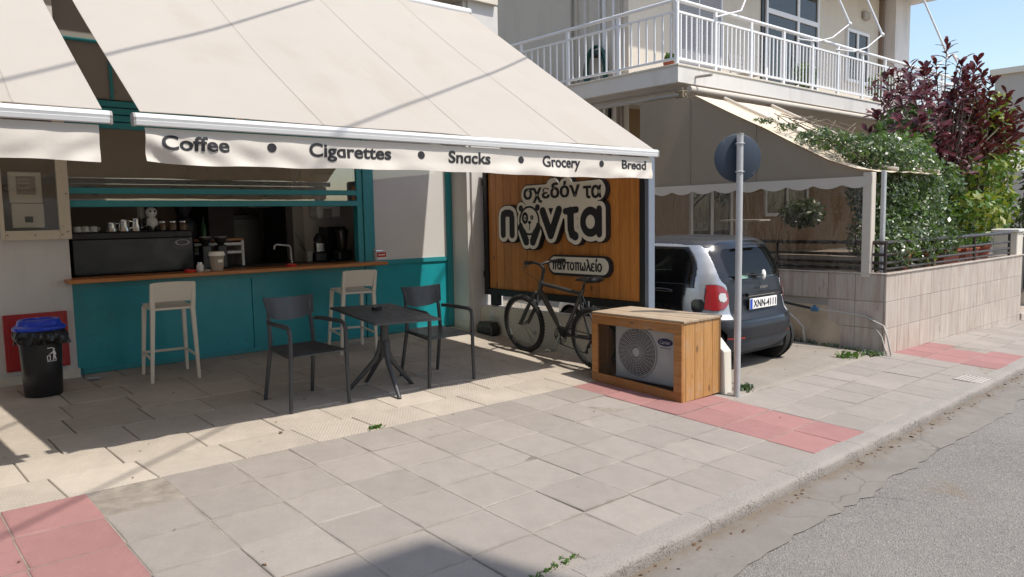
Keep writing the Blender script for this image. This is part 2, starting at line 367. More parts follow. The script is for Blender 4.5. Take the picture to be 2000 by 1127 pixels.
m_bin = mat('black_plastic', (.012, .012, .013), .38, .2, 8); m_bag = mat('black_bag', (.008, .008, .009), .30, .2, 8, spec=.4); m_blue = mat('blue_plastic', (.010, .045, .48), .3, .1, 8)
m_red = mat('red_paint', (.36, .018, .02), .45, .15, 6, .05, 40, stain=.3); m_redp = mat('red_plastic', (.5, .03, .02), .35, .1, 8)
m_steel = mat('polished_steel', (.55, .55, .55), .22, .1, 12, metal=1); m_dark = mat('dark_panel', (.02, .021, .025), .4, .15, 5); m_darkw = mat('dark_brown_panel', (.05, .04, .035), .6, .15, 5)
m_wht = mat('white_plastic', (.80, .79, .77), .4, .04, 8); m_grp = mat('grey_plastic', (.34, .33, .31), .5, .06, 8)
m_glass2 = glass('apartment_glass', (.55, .55, .52), .01, .05, .03)
m_glass = glass('window_glass', (.80, .82, .80), .01, .14, .02); m_clear = glass('clear_glass', (.93, .95, .94), .0, .05)
m_tire = mat('tyre_rubber', (.018, .018, .018), .85, .25, 20, .2, 120)
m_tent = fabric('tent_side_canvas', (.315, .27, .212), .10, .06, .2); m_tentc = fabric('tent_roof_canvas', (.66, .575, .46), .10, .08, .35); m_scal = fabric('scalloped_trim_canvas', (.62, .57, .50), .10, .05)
m_rail = mat('white_railing_paint', (.76, .77, .78), .4, .04, 6); m_slab = mat('balcony_plaster', (.66, .635, .60), .8, .06, 2, .1, 60, stain=.45)
m_brail = mat('dark_brown_railing', (.035, .024, .02), .4, .2, 10)
# ================================================================== GROUND
def sheet(name, xs, ys, zf, mat_, kind='structure'):
    V = [(x, y, zf(x, y)) for y in ys for x in xs]; n = len(xs)
    F = [(j*n+i, j*n+i+1, (j+1)*n+i+1, (j+1)*n+i) for j in range(len(ys)-1) for i in range(n-1)]
    o = fast_mesh(name, V, F, mat_); tag(o, kind=kind); return o
m_earth = mat('dry_earth', (.30, .25, .19), .95, .2, 3, .4, 30)
KR = 5.95                                                     # grid row where the kerb begins
def kerb_y(x): return math.tan(GG)*x-S*KR*GROW
def road_z(x, y): return plane(x, kerb_y(min(x, 30)))-.078-.012*min(6, max(0, kerb_y(x)-y))
sheet('ground', [-300, -60, -12, 0, 12, 30, 60, 300], [-300, -60, -30, -9, -2.6, 0, 6, 30, 300], lambda x, y: plane(max(-12, x), y)-.6, m_earth)
xs = [-40, -20]+[-12+.75*i for i in range(64)]+[60, 120]
road = sheet('road', xs, [-8.2, -7, -6, -5, -4, -3, -2.55, -2.0, .0], lambda x, y: road_z(max(-12, min(x, 36)), y), m_asph)
# gutter strip with a ragged edge
V = []; F = []; n = 0
for i in range(260):
    x = -5+i*.1
    w = .34+.10*mnoise.noise(Vector((x*.55, 0, 3)))+.05*mnoise.noise(Vector((x*2.3, 5, 3)))+.03*mnoise.noise(Vector((x*9, 5, 3)))
    for d in (.15, .15+w*.6, .15+w): V.append((x, kerb_y(x)-d, road_z(x, kerb_y(x)-d)+.004+(.002 if d < .5 else 0)))
for i in range(259):
    for k in range(2): F.append((i*3+k, i*3+k+1, i*3+k+4, i*3+k+3))
gut = fast_mesh('gutter', V, F, m_gutter); tag(gut, kind='structure')
# pavement: an Empty that carries its slabs, on a mortar bed
side = tag(link(bpy.data.objects.new('pavement', None)), kind='structure')
bed = MB()
for i in range(-16, 90, 2):
    r0 = 0 if i < 13 else 3.0
    bed.quad(G(i, KR+.1, -.0045), G(i+2, KR+.1, -.0045), G(i+2, r0, -.0045), G(i, r0, -.0045))
bed.build('mortar_bed', m_mortar, side)
tm = MB().cbox(.003, S-.003, -S*GROW+.0055, -.0055, -.045, 0, .004)
meshes = {}
for key, mm in (('g', m_grey), ('p', m_pink)):
    me = tm.mesh('paving_slab'); me.materials.append(mm); meshes[key] = me
cnt = 0
for i in range(-7, 42):
    for r in range(6):
        if i >= 13 and r < 3: continue
        pink = i in (-1, -2, 10, 11) or (i in (21, 22, 23))
        o = link(bpy.data.objects.new('paving_slab', meshes['p' if pink else 'g'])); o.parent = side
        a, b, c_ = G(i, r), G(i+1, r), G(i, r+1)
        ex = (b-a)/S; ey = (a-c_)/(S*GROW); ez = ex.cross(ey).normalized()
        j = Matrix.Rotation(random.gauss(0, .0018), 4, 'Z') @ Matrix.Rotation(random.gauss(0, .004), 4, 'X') @ Matrix.Rotation(random.gauss(0, .003), 4, 'Y')
        dz = random.gauss(0, .0016)
        o.matrix_world = Matrix(((ex.x, ey.x, ez.x, a.x), (ex.y, ey.y, ez.y, a.y), (ex.z, ey.z, ez.z, a.z+dz), (0, 0, 0, 1))) @ j
        cnt += 1
fp = MB()
for r in range(3, 6):
    for i in range(42, 88): fp.quad(G(i+.02, r+.98), G(i+.98, r+.98), G(i+.98, r+.02), G(i+.02, r+.02))
tag(fp.build('far_paving', m_grey, side), kind='stuff')
# kerb stones
kerb = tag(link(bpy.data.objects.new('kerb', None)), kind='structure')
prof = [(0, .002), (.10, .0), (.128, -.003), (.144, -.012), (.151, -.026), (.153, -.06), (.153, -.16), (0, -.16)]
u = -9.
while u < 60:
    L = 2.5+random.uniform(-.15, .15); mb = MB(); ns = 10; m_ = len(prof); vs = []; fs = []
    for k in range(ns+1):
        uu = u+.004+(L-.008)*k/ns; base = G(uu, KR)
        for q, (d, z) in enumerate(prof):
            nz = .006*mnoise.noise(Vector((uu*1.7, q*.8, 1)))+.005*mnoise.noise(Vector((uu*7, q, 4))) if 0 < q < 6 else 0
            vs.append((base.x, base.y-d+nz, base.z+z+nz*.7))
    for k in range(ns):
        for q in range(m_): q2 = (q+1) % m_; fs.append((k*m_+q, k*m_+q2, (k+1)*m_+q2, (k+1)*m_+q))
    fs += [tuple(range(m_)), tuple(ns*m_+q for q in range(m_))[::-1]]
    mb.add(vs, fs); mb.build('kerb_stone', m_kerb, kerb, smooth=True, angle=50); u += L
# forecourt of cream slabs
fore = tag(link(bpy.data.objects.new('forecourt', None)), kind='structure')
bb = MB()
for i in range(-14, 13):
    xa, xb = i*.4, min((i+1)*.4, 5.0)
    ys = [0, .2, .4, .6, .8, 1.0]
    for j in range(5):
        def P(x, f): y = yb(x)+(YF+.02-yb(x))*f; return (x, y, gz(x, y)-.012)
        bb.quad(P(xa, ys[j]), P(xb, ys[j]), P(xb, ys[j+1]), P(xa, ys[j+1]))
bb.build('mortar_bed', m_mortar, fore)
rows = [0, .125, .26, .395, .53, .665, .80, .91, 1.0]
def FP(x, f, dz=0): y = yb(x)+(YF-yb(x))*f; return Vector((x, y, gz(x, y)+dz))
starts = [-.122, .351, .873, 1.394, 1.889, 2.424, 2.91, 3.454, 3.976, 4.55]
for j in range(8):
    x = -4.3 if j else None
    cuts = ([-.122-.5*k for k in range(8, 0, -1)]+starts+[5.0]) if j == 0 else None
    if cuts is None:
        cuts = []; x = -4.4+.26*(j % 2)+random.uniform(-.1, .1)
        while x < 4.75: cuts.append(x); x += .5+random.uniform(-.05, .05)
        cuts.append(4.92 if j < 8 else 5)
    for a, b in zip(cuts[:-1], cuts[1:]):
        g = .0025+random.uniform(0, .002); dz = random.gauss(0, .0016); tw = random.gauss(0, .0012); mb = MB()
        sl = .035*(1 if j == 0 else .5)
        f0, f1 = rows[j]+.001, rows[j+1]-.001
        q = [FP(a+g+sl, f0), FP(b-g+sl, f0), FP(b-g, f1), FP(a+g, f1)]
        cx = sum(q, Vector())/4; top = []; mid = []
        for k, p in enumerate(q):
            e = p+Vector((0, 0, dz+tw*(1 if k % 2 else -1))); top.append(e+(cx-p).normalized()*.006); mid.append(e-Vector((0, 0, .006)))
        bot = [p-Vector((0, 0, .05)) for p in mid]
        fs = [(0, 1, 2, 3)]+[(4+k, 4+(k+1) % 4, (k+1) % 4, k) for k in range(4)]+[(8+k, 8+(k+1) % 4, 4+(k+1) % 4, 4+k) for k in range(4)]
        mb.add(top+mid+bot, fs); mb.build('slab', m_beige, fore)
# driveway of rough concrete between the low wall and the neighbour's wall
V = []; F = []; nx, ny = 34, 46
for j in range(ny):
    for i in range(nx):
        x = 4.98+i*.135; y0 = math.tan(GG)*x-S*3*GROW+.012; y = y0+(11-y0)*(j/(ny-1))**1.6
        z = plane(x, min(y, 5))+.006*mnoise.noise(Vector((x*2.2, y*2.2, 0)))-(.014 if j == 0 else -.004)
        V.append((x, y, z))
for j in range(ny-1):
    for i in range(nx-1): F.append((j*nx+i, j*nx+i+1, (j+1)*nx+i+1, (j+1)*nx+i))
tag(fast_mesh('driveway', V, F, m_drive), kind='structure')

# ================================================================== SHOP BUILDING
shop = thing('shop_building', 'white shop front with turquoise counter front and door under the cream awnings', 'building', (2, YF, .12))
SX = Matrix.Translation((-2, -YF, -.12))
def sb(name, m_, *boxes, bevel=0, parent=None, c=None):
    mb = MB()
    for b in boxes:
        if c: mb.cbox(*b, c)
        else: mb.box(*b)
    mb.v = [(x-2, y-YF, z-.12) for x, y, z in mb.v]
    return mb.build(name, m_, parent or shop, bevel=bevel)
W0, W1 = 2.985, 3.30
sb('wall', m_white, (-8, .555, W0, W1, -.4, 7.6), (-8, 5.3, 3.06, W1, 4.05, 7.6), (4.84, 5.3, 2.69, W1, -.2, 4.05), (4.785, 4.839, 2.72, W1, -.2, 4.049), (5.1, 5.3, W1, 11, -.3, 7.6), (-8, 5.1, 7.0, 7.2, -.3, 7.6))
sb('skirting', m_cream, (-8, .57, W0-.02, W0, -.2, .20), (4.772, 4.784, 2.72, YF-.03, -.2, .20), (4.83, 4.92, 2.675, 2.689, -.2, .20))
sb('roof', m_white, (-8, 5.3, 3.0, 7.2, 7.6, 7.75))
# fascia of the balcony above, the awning roller is fixed to it
sb('balcony_slab', m_cream, (-8, 5.25, 2.62, 3.06, 4.05, 4.25)); sb('balcony_parapet', m_white, (-8, 5.25, 2.62, 2.72, 4.25, 5.2))
sb('window_shutter', m_darkw, (3.5, 4.6, 3.03, 3.06, 4.26, 6.4))
# turquoise lower panels (three sheets with seams)
for a, b in ((.556, 2.20), (2.206, 3.455)): sb('counter_panel', m_teal, (a, b, YF, YF+.03, .128, .955), c=.003)
sb('panel_trim', m_tealf, (.556, 3.455, YF-.012, YF-.0015, .125, .165), (.556, 3.455, YF-.014, YF-.0015, .90, .955))
# window frame
sb('window_post', m_tealf, (3.46, 3.53, YF-.015, YF+.08, .125, 4.05), c=.004); sb('window_post', m_tealf, (3.535, 3.63, YF-.03, YF+.08, .125, 4.05), c=.004)
sb('sash_bar', m_tealf, (.556, 3.458, YF-.02, YF+.03, 1.755, 1.81), c=.004); sb('sash_bar', m_tealf, (.556, 3.458, YF-.03, YF+.02, 1.635, 1.695), c=.004)
sb('window_pane', m_glass, (.556, 3.458, YF+.006, YF+.010, 1.695, 1.755)); sb('window_pane', m_glass, (.556, 3.458, YF+.006, YF+.010, 1.811, 2.345))
for k in range(4): sb('louvre_slat', m_tealf, (.556, 3.458, YF-.035+.004*k, YF+.012, 2.345+.065*k, 2.40+.065*k), c=.004)
m_uppane = mat('dull_upper_pane', (.27, .255, .235), .35, .06, 3)
sb('upper_pane', m_uppane, (.556, 3.458, YF+.02, YF+.03, 2.61, 4.05), (3.63, 4.78, YF+.02, YF+.03, 2.3, 4.05))
for x in (1.0, 2.2): sb('glazing_bar', m_tealf, (x-.012, x+.012, YF-.004, YF+.019, 2.61, 4.05))
sb('glazing_bar', m_tealf, (.556, 3.458, YF-.006, YF+.018, 3.10, 3.125))
# door
m_dglass = None
def doorglass():
    m, t, p, o = nodes('frosted_door_glass'); pos = geo_pos(t)
    t.links.new(mix(t, noise(t, pos, 3, 5), (.62, .605, .58), (.67, .655, .63)), p.inputs['Base Color']); p.inputs['Roughness'].default_value = .04
    p.inputs['Specular IOR Level'].default_value = .75; p.inputs['Coat Weight'].default_value = .25; return m
m_dglass = doorglass()
door = sb('door', m_tealf, (3.632, 3.672, YF-.022, YF+.03, .13, 2.25), (4.70, 4.782, YF-.022, YF+.03, .13, 2.25), (3.672, 4.70, YF-.022, YF+.03, .955, 1.005), (3.672, 4.70, YF-.022, YF+.03, 2.2, 2.25), (3.672, 4.70, YF-.018, YF+.02, .13, .17))
def sub(name, m_, parent, *boxes, c=None):
    mb = MB()
    for b in boxes:
        (mb.cbox(*b, c) if c else mb.box(*b))
    mb.v = [(x-2, y-YF, z-.12) for x, y, z in mb.v]; return mb.build(name, m_, parent)
sub('door_panel', m_teal, door, (3.672, 4.70, YF-.004, YF+.02, .17, .955)); sub('door_glass', m_dglass, door, (3.672, 4.70, YF-.002, YF+.01, 1.005, 2.2))
mb = MB().tube([(3.655, YF-.02, 1.115), (3.655, YF-.065, 1.115), (3.74, YF-.068, 1.117)], .009, 8).box(3.643, 3.666, YF-.03, YF-.022, 1.02, 1.15)
mb.v = [(x-2, y-YF, z-.12) for x, y, z in mb.v]; mb.build('door_handle', m_steel, door)
# counter shelf in orange wood and the inner worktop
sb('counter_shelf', m_counter, (.50, 3.69, 2.79, 3.15, .965, 1.002), c=.005)
sb('worktop', m_darkw, (.56, 3.44, 3.152, 3.80, .94, 1.0)); sb('inner_base', m_dark, (.56, 3.44, 3.12, 3.78, .0, .938))
# room
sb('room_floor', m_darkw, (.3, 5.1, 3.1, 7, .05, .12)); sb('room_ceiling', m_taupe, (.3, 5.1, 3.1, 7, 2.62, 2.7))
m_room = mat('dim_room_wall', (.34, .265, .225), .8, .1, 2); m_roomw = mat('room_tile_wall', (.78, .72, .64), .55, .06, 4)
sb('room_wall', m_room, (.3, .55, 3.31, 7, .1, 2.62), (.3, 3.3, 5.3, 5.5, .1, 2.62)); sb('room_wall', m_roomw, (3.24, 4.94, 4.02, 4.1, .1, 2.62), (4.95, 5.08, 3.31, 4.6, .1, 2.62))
sb('room_pillar', m_taupe, (3.10, 3.235, 3.95, 4.15, .1, 2.62)); sb('shelf_board', m_wht, (2.95, 3.25, 4.9, 5.2, 1.66, 1.68))
sb('room_partition', m_darkw, (2.3, 2.6, 4.5, 5.2, .1, 2.62))

# ================================================================== AWNINGS
AY, AZ, SL = -.15, 2.07, .66
Fb = lambda a, b, d: None
def wrink(x, z, x0, x1):
    zt = max(0., (1.99-z)/.19); e0 = math.exp(-max(0, x-x0)/.45); e1 = math.exp(-max(0, x1-x)/.35)
    r = lambda v: abs(math.sin(v))
    f = .024*e0*math.sin(30*((x-x0)*.8-zt*.22)+1)*zt**.6+.007*e1*math.sin(34*((x1-x)*.8-zt*.25)+.5)*zt**.6
    f += .010*zt*mnoise.noise(Vector((x*3, z*9, 1)))*2+.004*zt**2*math.sin(x*23+math.sin(x*7)*2)
    f += .010*zt*mnoise.noise(Vector((x*2.2+z*6, 0, 8)))
    return -f
def valz(x, x0, x1):                                          # the bottom hem
    return .19-.012*math.exp(-((x-x0)/.15)**2)+.006*math.sin(x*2.1)+.003*math.sin(x*11)
def awning(x0, x1, label, seams, text):
    t = thing('awning', label, 'awning', (x0, AY, AZ), group=None); y1 = 2.60
    nx = max(8, int((x1-x0)/.12)); ny = 26; V = []; F = []
    for s_ in (0, 1):
        for j in range(ny+1):
            for i in range(nx+1):
                f = j/ny; x = x0+.03+(x1-x0-.06)*i/nx; y = AY+(y1-AY)*f
                sag = .020*mnoise.noise(Vector((x*.8, y*.7, 5)))-.035*math.sin(PI*f)*(1-.25*math.cos(2*PI*i/nx*2))+.006*mnoise.noise(Vector((x*1.4, y*1.1, 2)))
                V.append((x-x0, y-AY, SL*(y-AY)+sag+.012-s_*.003))
    n1 = (nx+1)*(ny+1)
    for s_ in (0, 1):
        for j in range(ny):
            for i in range(nx):
                a = s_*n1+j*(nx+1)+i; q = (a, a+1, a+nx+2, a+nx+1); F.append(q if s_ == 0 else q[::-1])
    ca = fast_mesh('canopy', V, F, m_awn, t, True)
    mseam = mat('seam_thread', (.36, .325, .285), .9, .1, 20)
    for sx in seams:
        mb = MB(); vs = []
        for j in range(ny+1):
            f = j/ny; x = sx; y = AY+(y1-AY)*f; i = (x-x0-.03)/(x1-x0-.06)
            sag = .020*mnoise.noise(Vector((x*.8, y*.7, 5)))-.035*math.sin(PI*f)*(1-.25*math.cos(2*PI*i*2))+.006*mnoise.noise(Vector((x*1.4, y*1.1, 2)))
            for d in (-.0035, .0035): vs.append((x+d-x0, y-AY, SL*(y-AY)+sag+.0145))
        mb.add(vs, [(2*j, 2*j+1, 2*j+3, 2*j+2) for j in range(ny)]); mb.build('seam', mseam, t)
    # front rail: extruded profile
    pr = [(-.012, .028), (.022, .022), (.03, -.01), (.022, -.058), (-.012, -.066), (-.03, -.06), (-.034, -.03), (-.031, -.028), (-.036, -.004), (-.033, -.002), (-.028, .02)]; pr = [(a, b*.74-.017) for a, b in pr]
    mb = MB().prism(pr, 0, x1-x0, lambda a, b, d: (d, a, b)); mb.build('front_rail', m_alu, t, smooth=True, angle=25)
    for xx in (-.012, x1-x0): MB().prism([(a*1.06, b*1.06-.001) for a, b in pr], xx, xx+.012, lambda a, b, d: (d, a, b)).build('rail_end_cap', m_grp, t)
    mb = MB().tube([(0, y1-AY+.0, SL*(y1-AY)+.0), (x1-x0, y1-AY, SL*(y1-AY))], .045, 14); mb.build('roller_tube', m_alu, t, smooth=True)
    for ax in (x0+.6, x1-.6):
        MB().tube([(ax-x0, .02, -.03), (ax-x0+(.35 if ax < (x0+x1)/2 else -.35), 1.4, .62), (ax-x0, y1-AY+.05, 1.62)], .022, 8).build('folding_arm', m_alu, t)
    # valance
    V = []; F = []; nx = int((x1-x0)/.025); nz = 14
    for s_ in (0, 1):
        for j in range(nz+1):
            for i in range(nx+1):
                x = x0+.05+(x1-x0-.1)*i/nx; zb = valz(x, x0, x1); z = -.072-(zb-.0)*j/nz
                V.append((x-x0, wrink(x, AZ+z, x0, x1)+s_*.0016, z))
    n1 = (nx+1)*(nz+1)
    for s_ in (0, 1):
        for j in range(nz):
            for i in range(nx):
                a = s_*n1+j*(nx+1)+i; q = (a, a+1, a+nx+2, a+nx+1); F.append(q if s_ else q[::-1])
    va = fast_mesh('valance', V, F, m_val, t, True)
    return t
def font_mesh(txt, size, extrude=.0, offset=0., fill=True, res=6):
    cu = bpy.data.curves.new('text', 'FONT'); cu.body = txt; cu.size = size; cu.extrude = extrude; cu.offset = offset; cu.resolution_u = res
    o = bpy.data.objects.new('text', cu); COL.objects.link(o); dg = bpy.context.evaluated_depsgraph_get(); dg.update()
    me = bpy.data.meshes.new_from_object(o.evaluated_get(dg)); bpy.data.objects.remove(o); bpy.data.curves.remove(cu); return me
def text_fit(txt, w, h, extrude, off=0., keep=False):
    me = font_mesh(txt, 1, .0, off); co = np.empty(len(me.vertices)*3, np.float32); me.vertices.foreach_get('co', co); co = co.reshape(-1, 3)
    mn, mx = co.min(0), co.max(0); bpy.data.meshes.remove(me)
    sx = w/(mx[0]-mn[0]); sy = sx if keep else h/(mx[1]-mn[1])
    me = font_mesh(txt, 1, extrude, off); co = np.empty(len(me.vertices)*3, np.float32); me.vertices.foreach_get('co', co); co = co.reshape(-1, 3)
    qs = []
    if txt.isascii():
        for i, ch_ in enumerate(txt):                         # a q without its tail is the round letter a of the lettering
            if ch_ != 'q': continue
            xm = []
            for part in (txt[:i], txt[:i+1]):
                m2 = font_mesh(part, 1, 0, off); xm.append(max(v.co.x for v in m2.vertices)); bpy.data.meshes.remove(m2)
            qs.append((xm[0]+.01, xm[1]+.01))
    co[:, 0] = (co[:, 0]-mn[0])*sx; co[:, 1] = (co[:, 1]-mn[1])*sy; me.vertices.foreach_set('co', co.ravel()); me.update()
    if qs:
        bm = bmesh.new(); bm.from_mesh(me); yc = (-.015-mn[1])*sy; bmesh.ops.bisect_plane(bm, geom=bm.verts[:]+bm.edges[:]+bm.faces[:], plane_co=(0, yc, 0), plane_no=(0, 1, 0))
        bad = [f for f in bm.faces if f.calc_center_median().y < yc-1e-5 and any((a-mn[0])*sx < f.calc_center_median().x < (b-mn[0])*sx for a, b in qs)]
        bmesh.ops.delete(bm, geom=bad, context='FACES'); bm.to_mesh(me); bm.free()
    return me
AX0, AX1 = .332, 4.79
aw = awning(AX0, AX1, 'long cream awning lettered Coffee, Cigarettes, Snacks, Grocery, Bread on its valance', [1.45, 2.62, 3.76], True)
aw2 = awning(-4.2, .206, 'cream awning with blank valance cut off by the left edge of the picture', [-2.2, -1.1, -.22], False)
def on_valance(me, x, z):
    bm = bmesh.new(); bm.from_mesh(me); xs_ = [v.co.x for v in bm.verts]
    for k in range(1, int((max(xs_)-min(xs_))/.012)): bmesh.ops.bisect_plane(bm, geom=bm.verts[:]+bm.edges[:]+bm.faces[:], plane_co=(min(xs_)+.012*k, 0, 0), plane_no=(1, 0, 0))
    bm.to_mesh(me); bm.free()
    co = np.empty(len(me.vertices)*3, np.float32); me.vertices.foreach_get('co', co); co = co.reshape(-1, 3); out = co.copy()
    for i, (a, b, c) in enumerate(co):
        X = x+a; Z = z+b; out[i] = (X-AX0, wrink(X, Z, AX0, AX1)+.0008-(.0042 if c > 0 else -.0042), Z-AZ)
    me.vertices.foreach_set('co', out.ravel()); me.materials.clear(); me.materials.append(m_ink); me.update()
    o = link(bpy.data.objects.new('lettering', me)); o.parent = aw; return o
for txt, xa, xb, za, h in (('Coffee', .462, .840, 1.882, .082), ('Cigarettes', 1.342, 1.942, 1.853, .112), ('Snacks', 2.425, 2.813, 1.850, .113), ('Grocery', 3.358, 3.788, 1.848, .117), ('Bread', 4.32, 4.651, 1.862, .102)):
    on_valance(text_fit(txt.replace('a', 'q'), xb-xa, h, .01, .021), xa, za)
for x in (1.098, 2.187, 3.126, 4.054):
    mb = MB(); n = 20; vs = [(.029*math.cos(2*PI*k/n), .027*math.sin(2*PI*k/n), c) for c in (-.01, .01) for k in range(n)]
    mb.add(vs, [tuple(range(n))[::-1], tuple(range(n, 2*n))]+[(k, (k+1) % n, n+(k+1) % n, n+k) for k in range(n)])
    on_valance(mb.mesh('bullet'), x, 1.922)
# ================================================================== LOW WALL, SIGN BOARD
lw = thing('low_wall', 'low cream garden wall with dipping end below the wooden sign board', 'wall', (4.99, 1, 0))
mb = MB(); poly = [(2.687, -.05), (2.687, .395), (.6, .41), (-.55, .42), (-.63, .415), (-.80, .24), (-.815, -.3), (1, -.3)]
mb.prism(poly, 4.925, 5.055, lambda a, b, d: (d-4.99, a-1, b)); mb.build('wall', m_cream, lw, bevel=.006)
MB().cbox(-.0705, -.064, 1.40, 1.50, .27, .38, .003).build('outlet_plate', m_white, lw)
MB().tube([(-.06, .68, .17), (-.10, .68, .165)], .022, 12).build('pipe_stub', m_galv, lw)
bx = thing('bait_box', 'small black plastic box on the ground against the low cream wall', 'box', (4.82, 2.42, gz(4.82, 2.42)))
mb = MB().prism([(-.15, 0), (.15, 0), (.15, .09), (.11, .15), (-.11, .15), (-.15, .09)], -.05, .07, lambda a, b, d: (d, a, b)); mb.build('body', m_bin, bx, bevel=.008)
MB().cbox(-.056, -.048, -.10, .10, .03, .085, .003).build('lid', m_black, bx)

SY0, SY1, SZ0, SZ1 = .13, 2.64, .535, 2.07
sg = thing('sign_board', 'wooden shop sign board in black steel frame with large black and cream Greek lettering', 'sign', (5.03, 1.4, .5))
def sgv(mb): mb.v = [(x-5.03, y-1.4, z-.5) for x, y, z in mb.v]; return mb
def sgb(name, m_, *boxes, c=.003):
    mb = MB()
    for b in boxes: mb.cbox(*b, c)
    return sgv(mb).build(name, m_, sg)
fr = sgb('frame', m_black, (4.965, 5.075, SY1-.07, SY1, SZ0, SZ1), (4.965, 5.075, SY0+.002, SY0+.06, SZ0, SZ1), (4.965, 5.075, SY0+.062, SY1-.072, SZ0, SZ0+.075), (4.965, 5.075, SY0+.062, SY1-.072, SZ1-.06, SZ1))
sgb('end_post', mat('blue_grey_paint', (.17, .20, .255), .5, .08, 6), (4.975, 5.07, SY0-.05, SY0, SZ0-.12, SZ1-.01))
sgb('bracket', m_black, (4.99, 5.05, SY1+.001, 2.688, 1.87, 1.95)); sgb('bracket', m_black, (4.99, 5.05, SY1+.001, 2.688, .74, .82))
for y in (2.42, .9): sgb('foot_post', m_black, (4.985, 5.055, y, y+.13, .405, SZ0-.002))
n = 17; ya, ybd = SY0+.064, SY1-.074
for k in range(n):
    a = ya+(ybd-ya)*k/n; b = ya+(ybd-ya)*(k+1)/n
    sgb('plank', m_plank, (4.992+random.uniform(0, .002), 5.02, a+.0022, b-.0022, SZ0+.078, SZ1-.063), c=.003)
sgb('back_sheet', m_black, (5.022, 5.03, ya, ybd, SZ0+.078, SZ1-.063), c=.001)

def sdf_mesh(fn, bb, h, d0, d1, place):
    """union shape fn(u, v) < 0 as an extruded plate between depths d0 and d1"""
    u0, u1, v0, v1 = bb; nu = int((u1-u0)/h)+1; nv = int((v1-v0)/h)+1
    U, Vv = np.meshgrid(u0+h*np.arange(nu), v0+h*np.arange(nv)); D = fn(U, Vv)
    idx = {}; vs = []; fs = []
    def vid(key, p):
        if key not in idx: idx[key] = len(vs); vs.append(p)
        return idx[key]
    for j in range(nv-1):
        for i in range(nu-1):
            c = [(i, j), (i+1, j), (i+1, j+1), (i, j+1)]; d = [D[b, a] for a, b in c]
            if all(x > 0 for x in d): continue
            q = []
            for k in range(4):
                a, b = c[k], c[(k+1) % 4]; da, db = d[k], d[(k+1) % 4]
                if da <= 0: q.append(vid(a, (u0+h*a[0], v0+h*a[1])))
                if (da <= 0) != (db <= 0):
                    t = da/(da-db); key = (min(a, b), max(a, b)); q.append(vid(key, (u0+h*(a[0]+(b[0]-a[0])*t), v0+h*(a[1]+(b[1]-a[1])*t))))
            if len(q) >= 3: fs.append(q)
    bm = bmesh.new(); B = [bm.verts.new((p[0], p[1], 0)) for p in vs]
    for f in fs:
        f2 = list(dict.fromkeys(f))
        if len(f2) >= 3:
            try: bm.faces.new([B[k] for k in f2])
            except ValueError: pass
    bmesh.ops.remove_doubles(bm, verts=bm.verts, dist=h*.05)
    bmesh.ops.dissolve_limit(bm, angle_limit=R(2), verts=bm.verts, edges=bm.edges)
    r = bmesh.ops.extrude_face_region(bm, geom=bm.faces[:]); ev = [g for g in r['geom'] if isinstance(g, bmesh.types.BMVert)]
    for v in ev: v.co.z = 1
    for v in bm.verts: v.co = Vector(place(v.co.x, v.co.y, d0 if v.co.z < .5 else d1))
    bmesh.ops.recalc_face_normals(bm, faces=bm.faces); me = bpy.data.meshes.new('plate'); bm.to_mesh(me); bm.free(); return me
def seg(U, V, a, b, r0, r1=None):
    r1 = r0 if r1 is None else r1
    ax, ay = a; bx_, by = b; dx, dy = bx_-ax, by-ay; t = np.clip(((U-ax)*dx+(V-ay)*dy)/(dx*dx+dy*dy+1e-12), 0, 1)
    return np.hypot(U-ax-t*dx, V-ay-t*dy)-(r0+(r1-r0)*t)
def ell(U, V, c, ru, rv): return (np.hypot((U-c[0])/ru, (V-c[1])/rv)-1)*min(ru, rv)
def poly_(U, V, pts, r): 
    d = 9.+0*U
    for a, b in zip(pts[:-1], pts[1:]): d = np.minimum(d, seg(U, V, a, b, r))
    return d
def arc(c, ru, rv, a0, a1, n=14): return [(c[0]+ru*math.cos(R(a0+(a1-a0)*k/n)), c[1]+rv*math.sin(R(a0+(a1-a0)*k/n))) for k in range(n+1)]
# the letters of the big word, u grows to the reader's right (u = -y), v = z
PI_L = [(-2.205, 1.275), (-2.205, 1.47), (-2.195, 1.51), (-2.16, 1.525), (-2.09, 1.525), (-2.055, 1.51), (-2.045, 1.47), (-2.045, 1.275)]
PC = (-1.745, 1.435)
NU_L = [(-1.52, 1.535), (-1.395, 1.275), (-1.265, 1.545)]
TA_T = [(-1.165, 1.53), (-1.0, 1.545)]; TA_S = [(-1.09, 1.53), (-1.085, 1.34), (-1.065, 1.285), (-1.02, 1.265)]
AL_C = (-.80, 1.415)
def big(U, V, g=0.):
    d = poly_(U, V, PI_L, .04+g); d = np.minimum(d, poly_(U, V, NU_L, .045+g))
    d = np.minimum(d, poly_(U, V, TA_T, .035+g)); d = np.minimum(d, poly_(U, V, TA_S, .047+g))
    d = np.minimum(d, np.abs(ell(U, V, AL_C, .105, .115))-.038-g); d = np.minimum(d, poly_(U, V, [(-.675, 1.545), (-.675, 1.29)], .037+g))
    return d
BIG = [lambda U, V: poly_(U, V, PI_L, .042), lambda U, V: poly_(U, V, NU_L, .047), lambda U, V: np.minimum(poly_(U, V, TA_T, .035), poly_(U, V, TA_S, .047)),
       lambda U, V: np.minimum(np.abs(ell(U, V, AL_C, .105, .115))-.038, poly_(U, V, [(-.675, 1.545), (-.675, 1.29)], .037))]
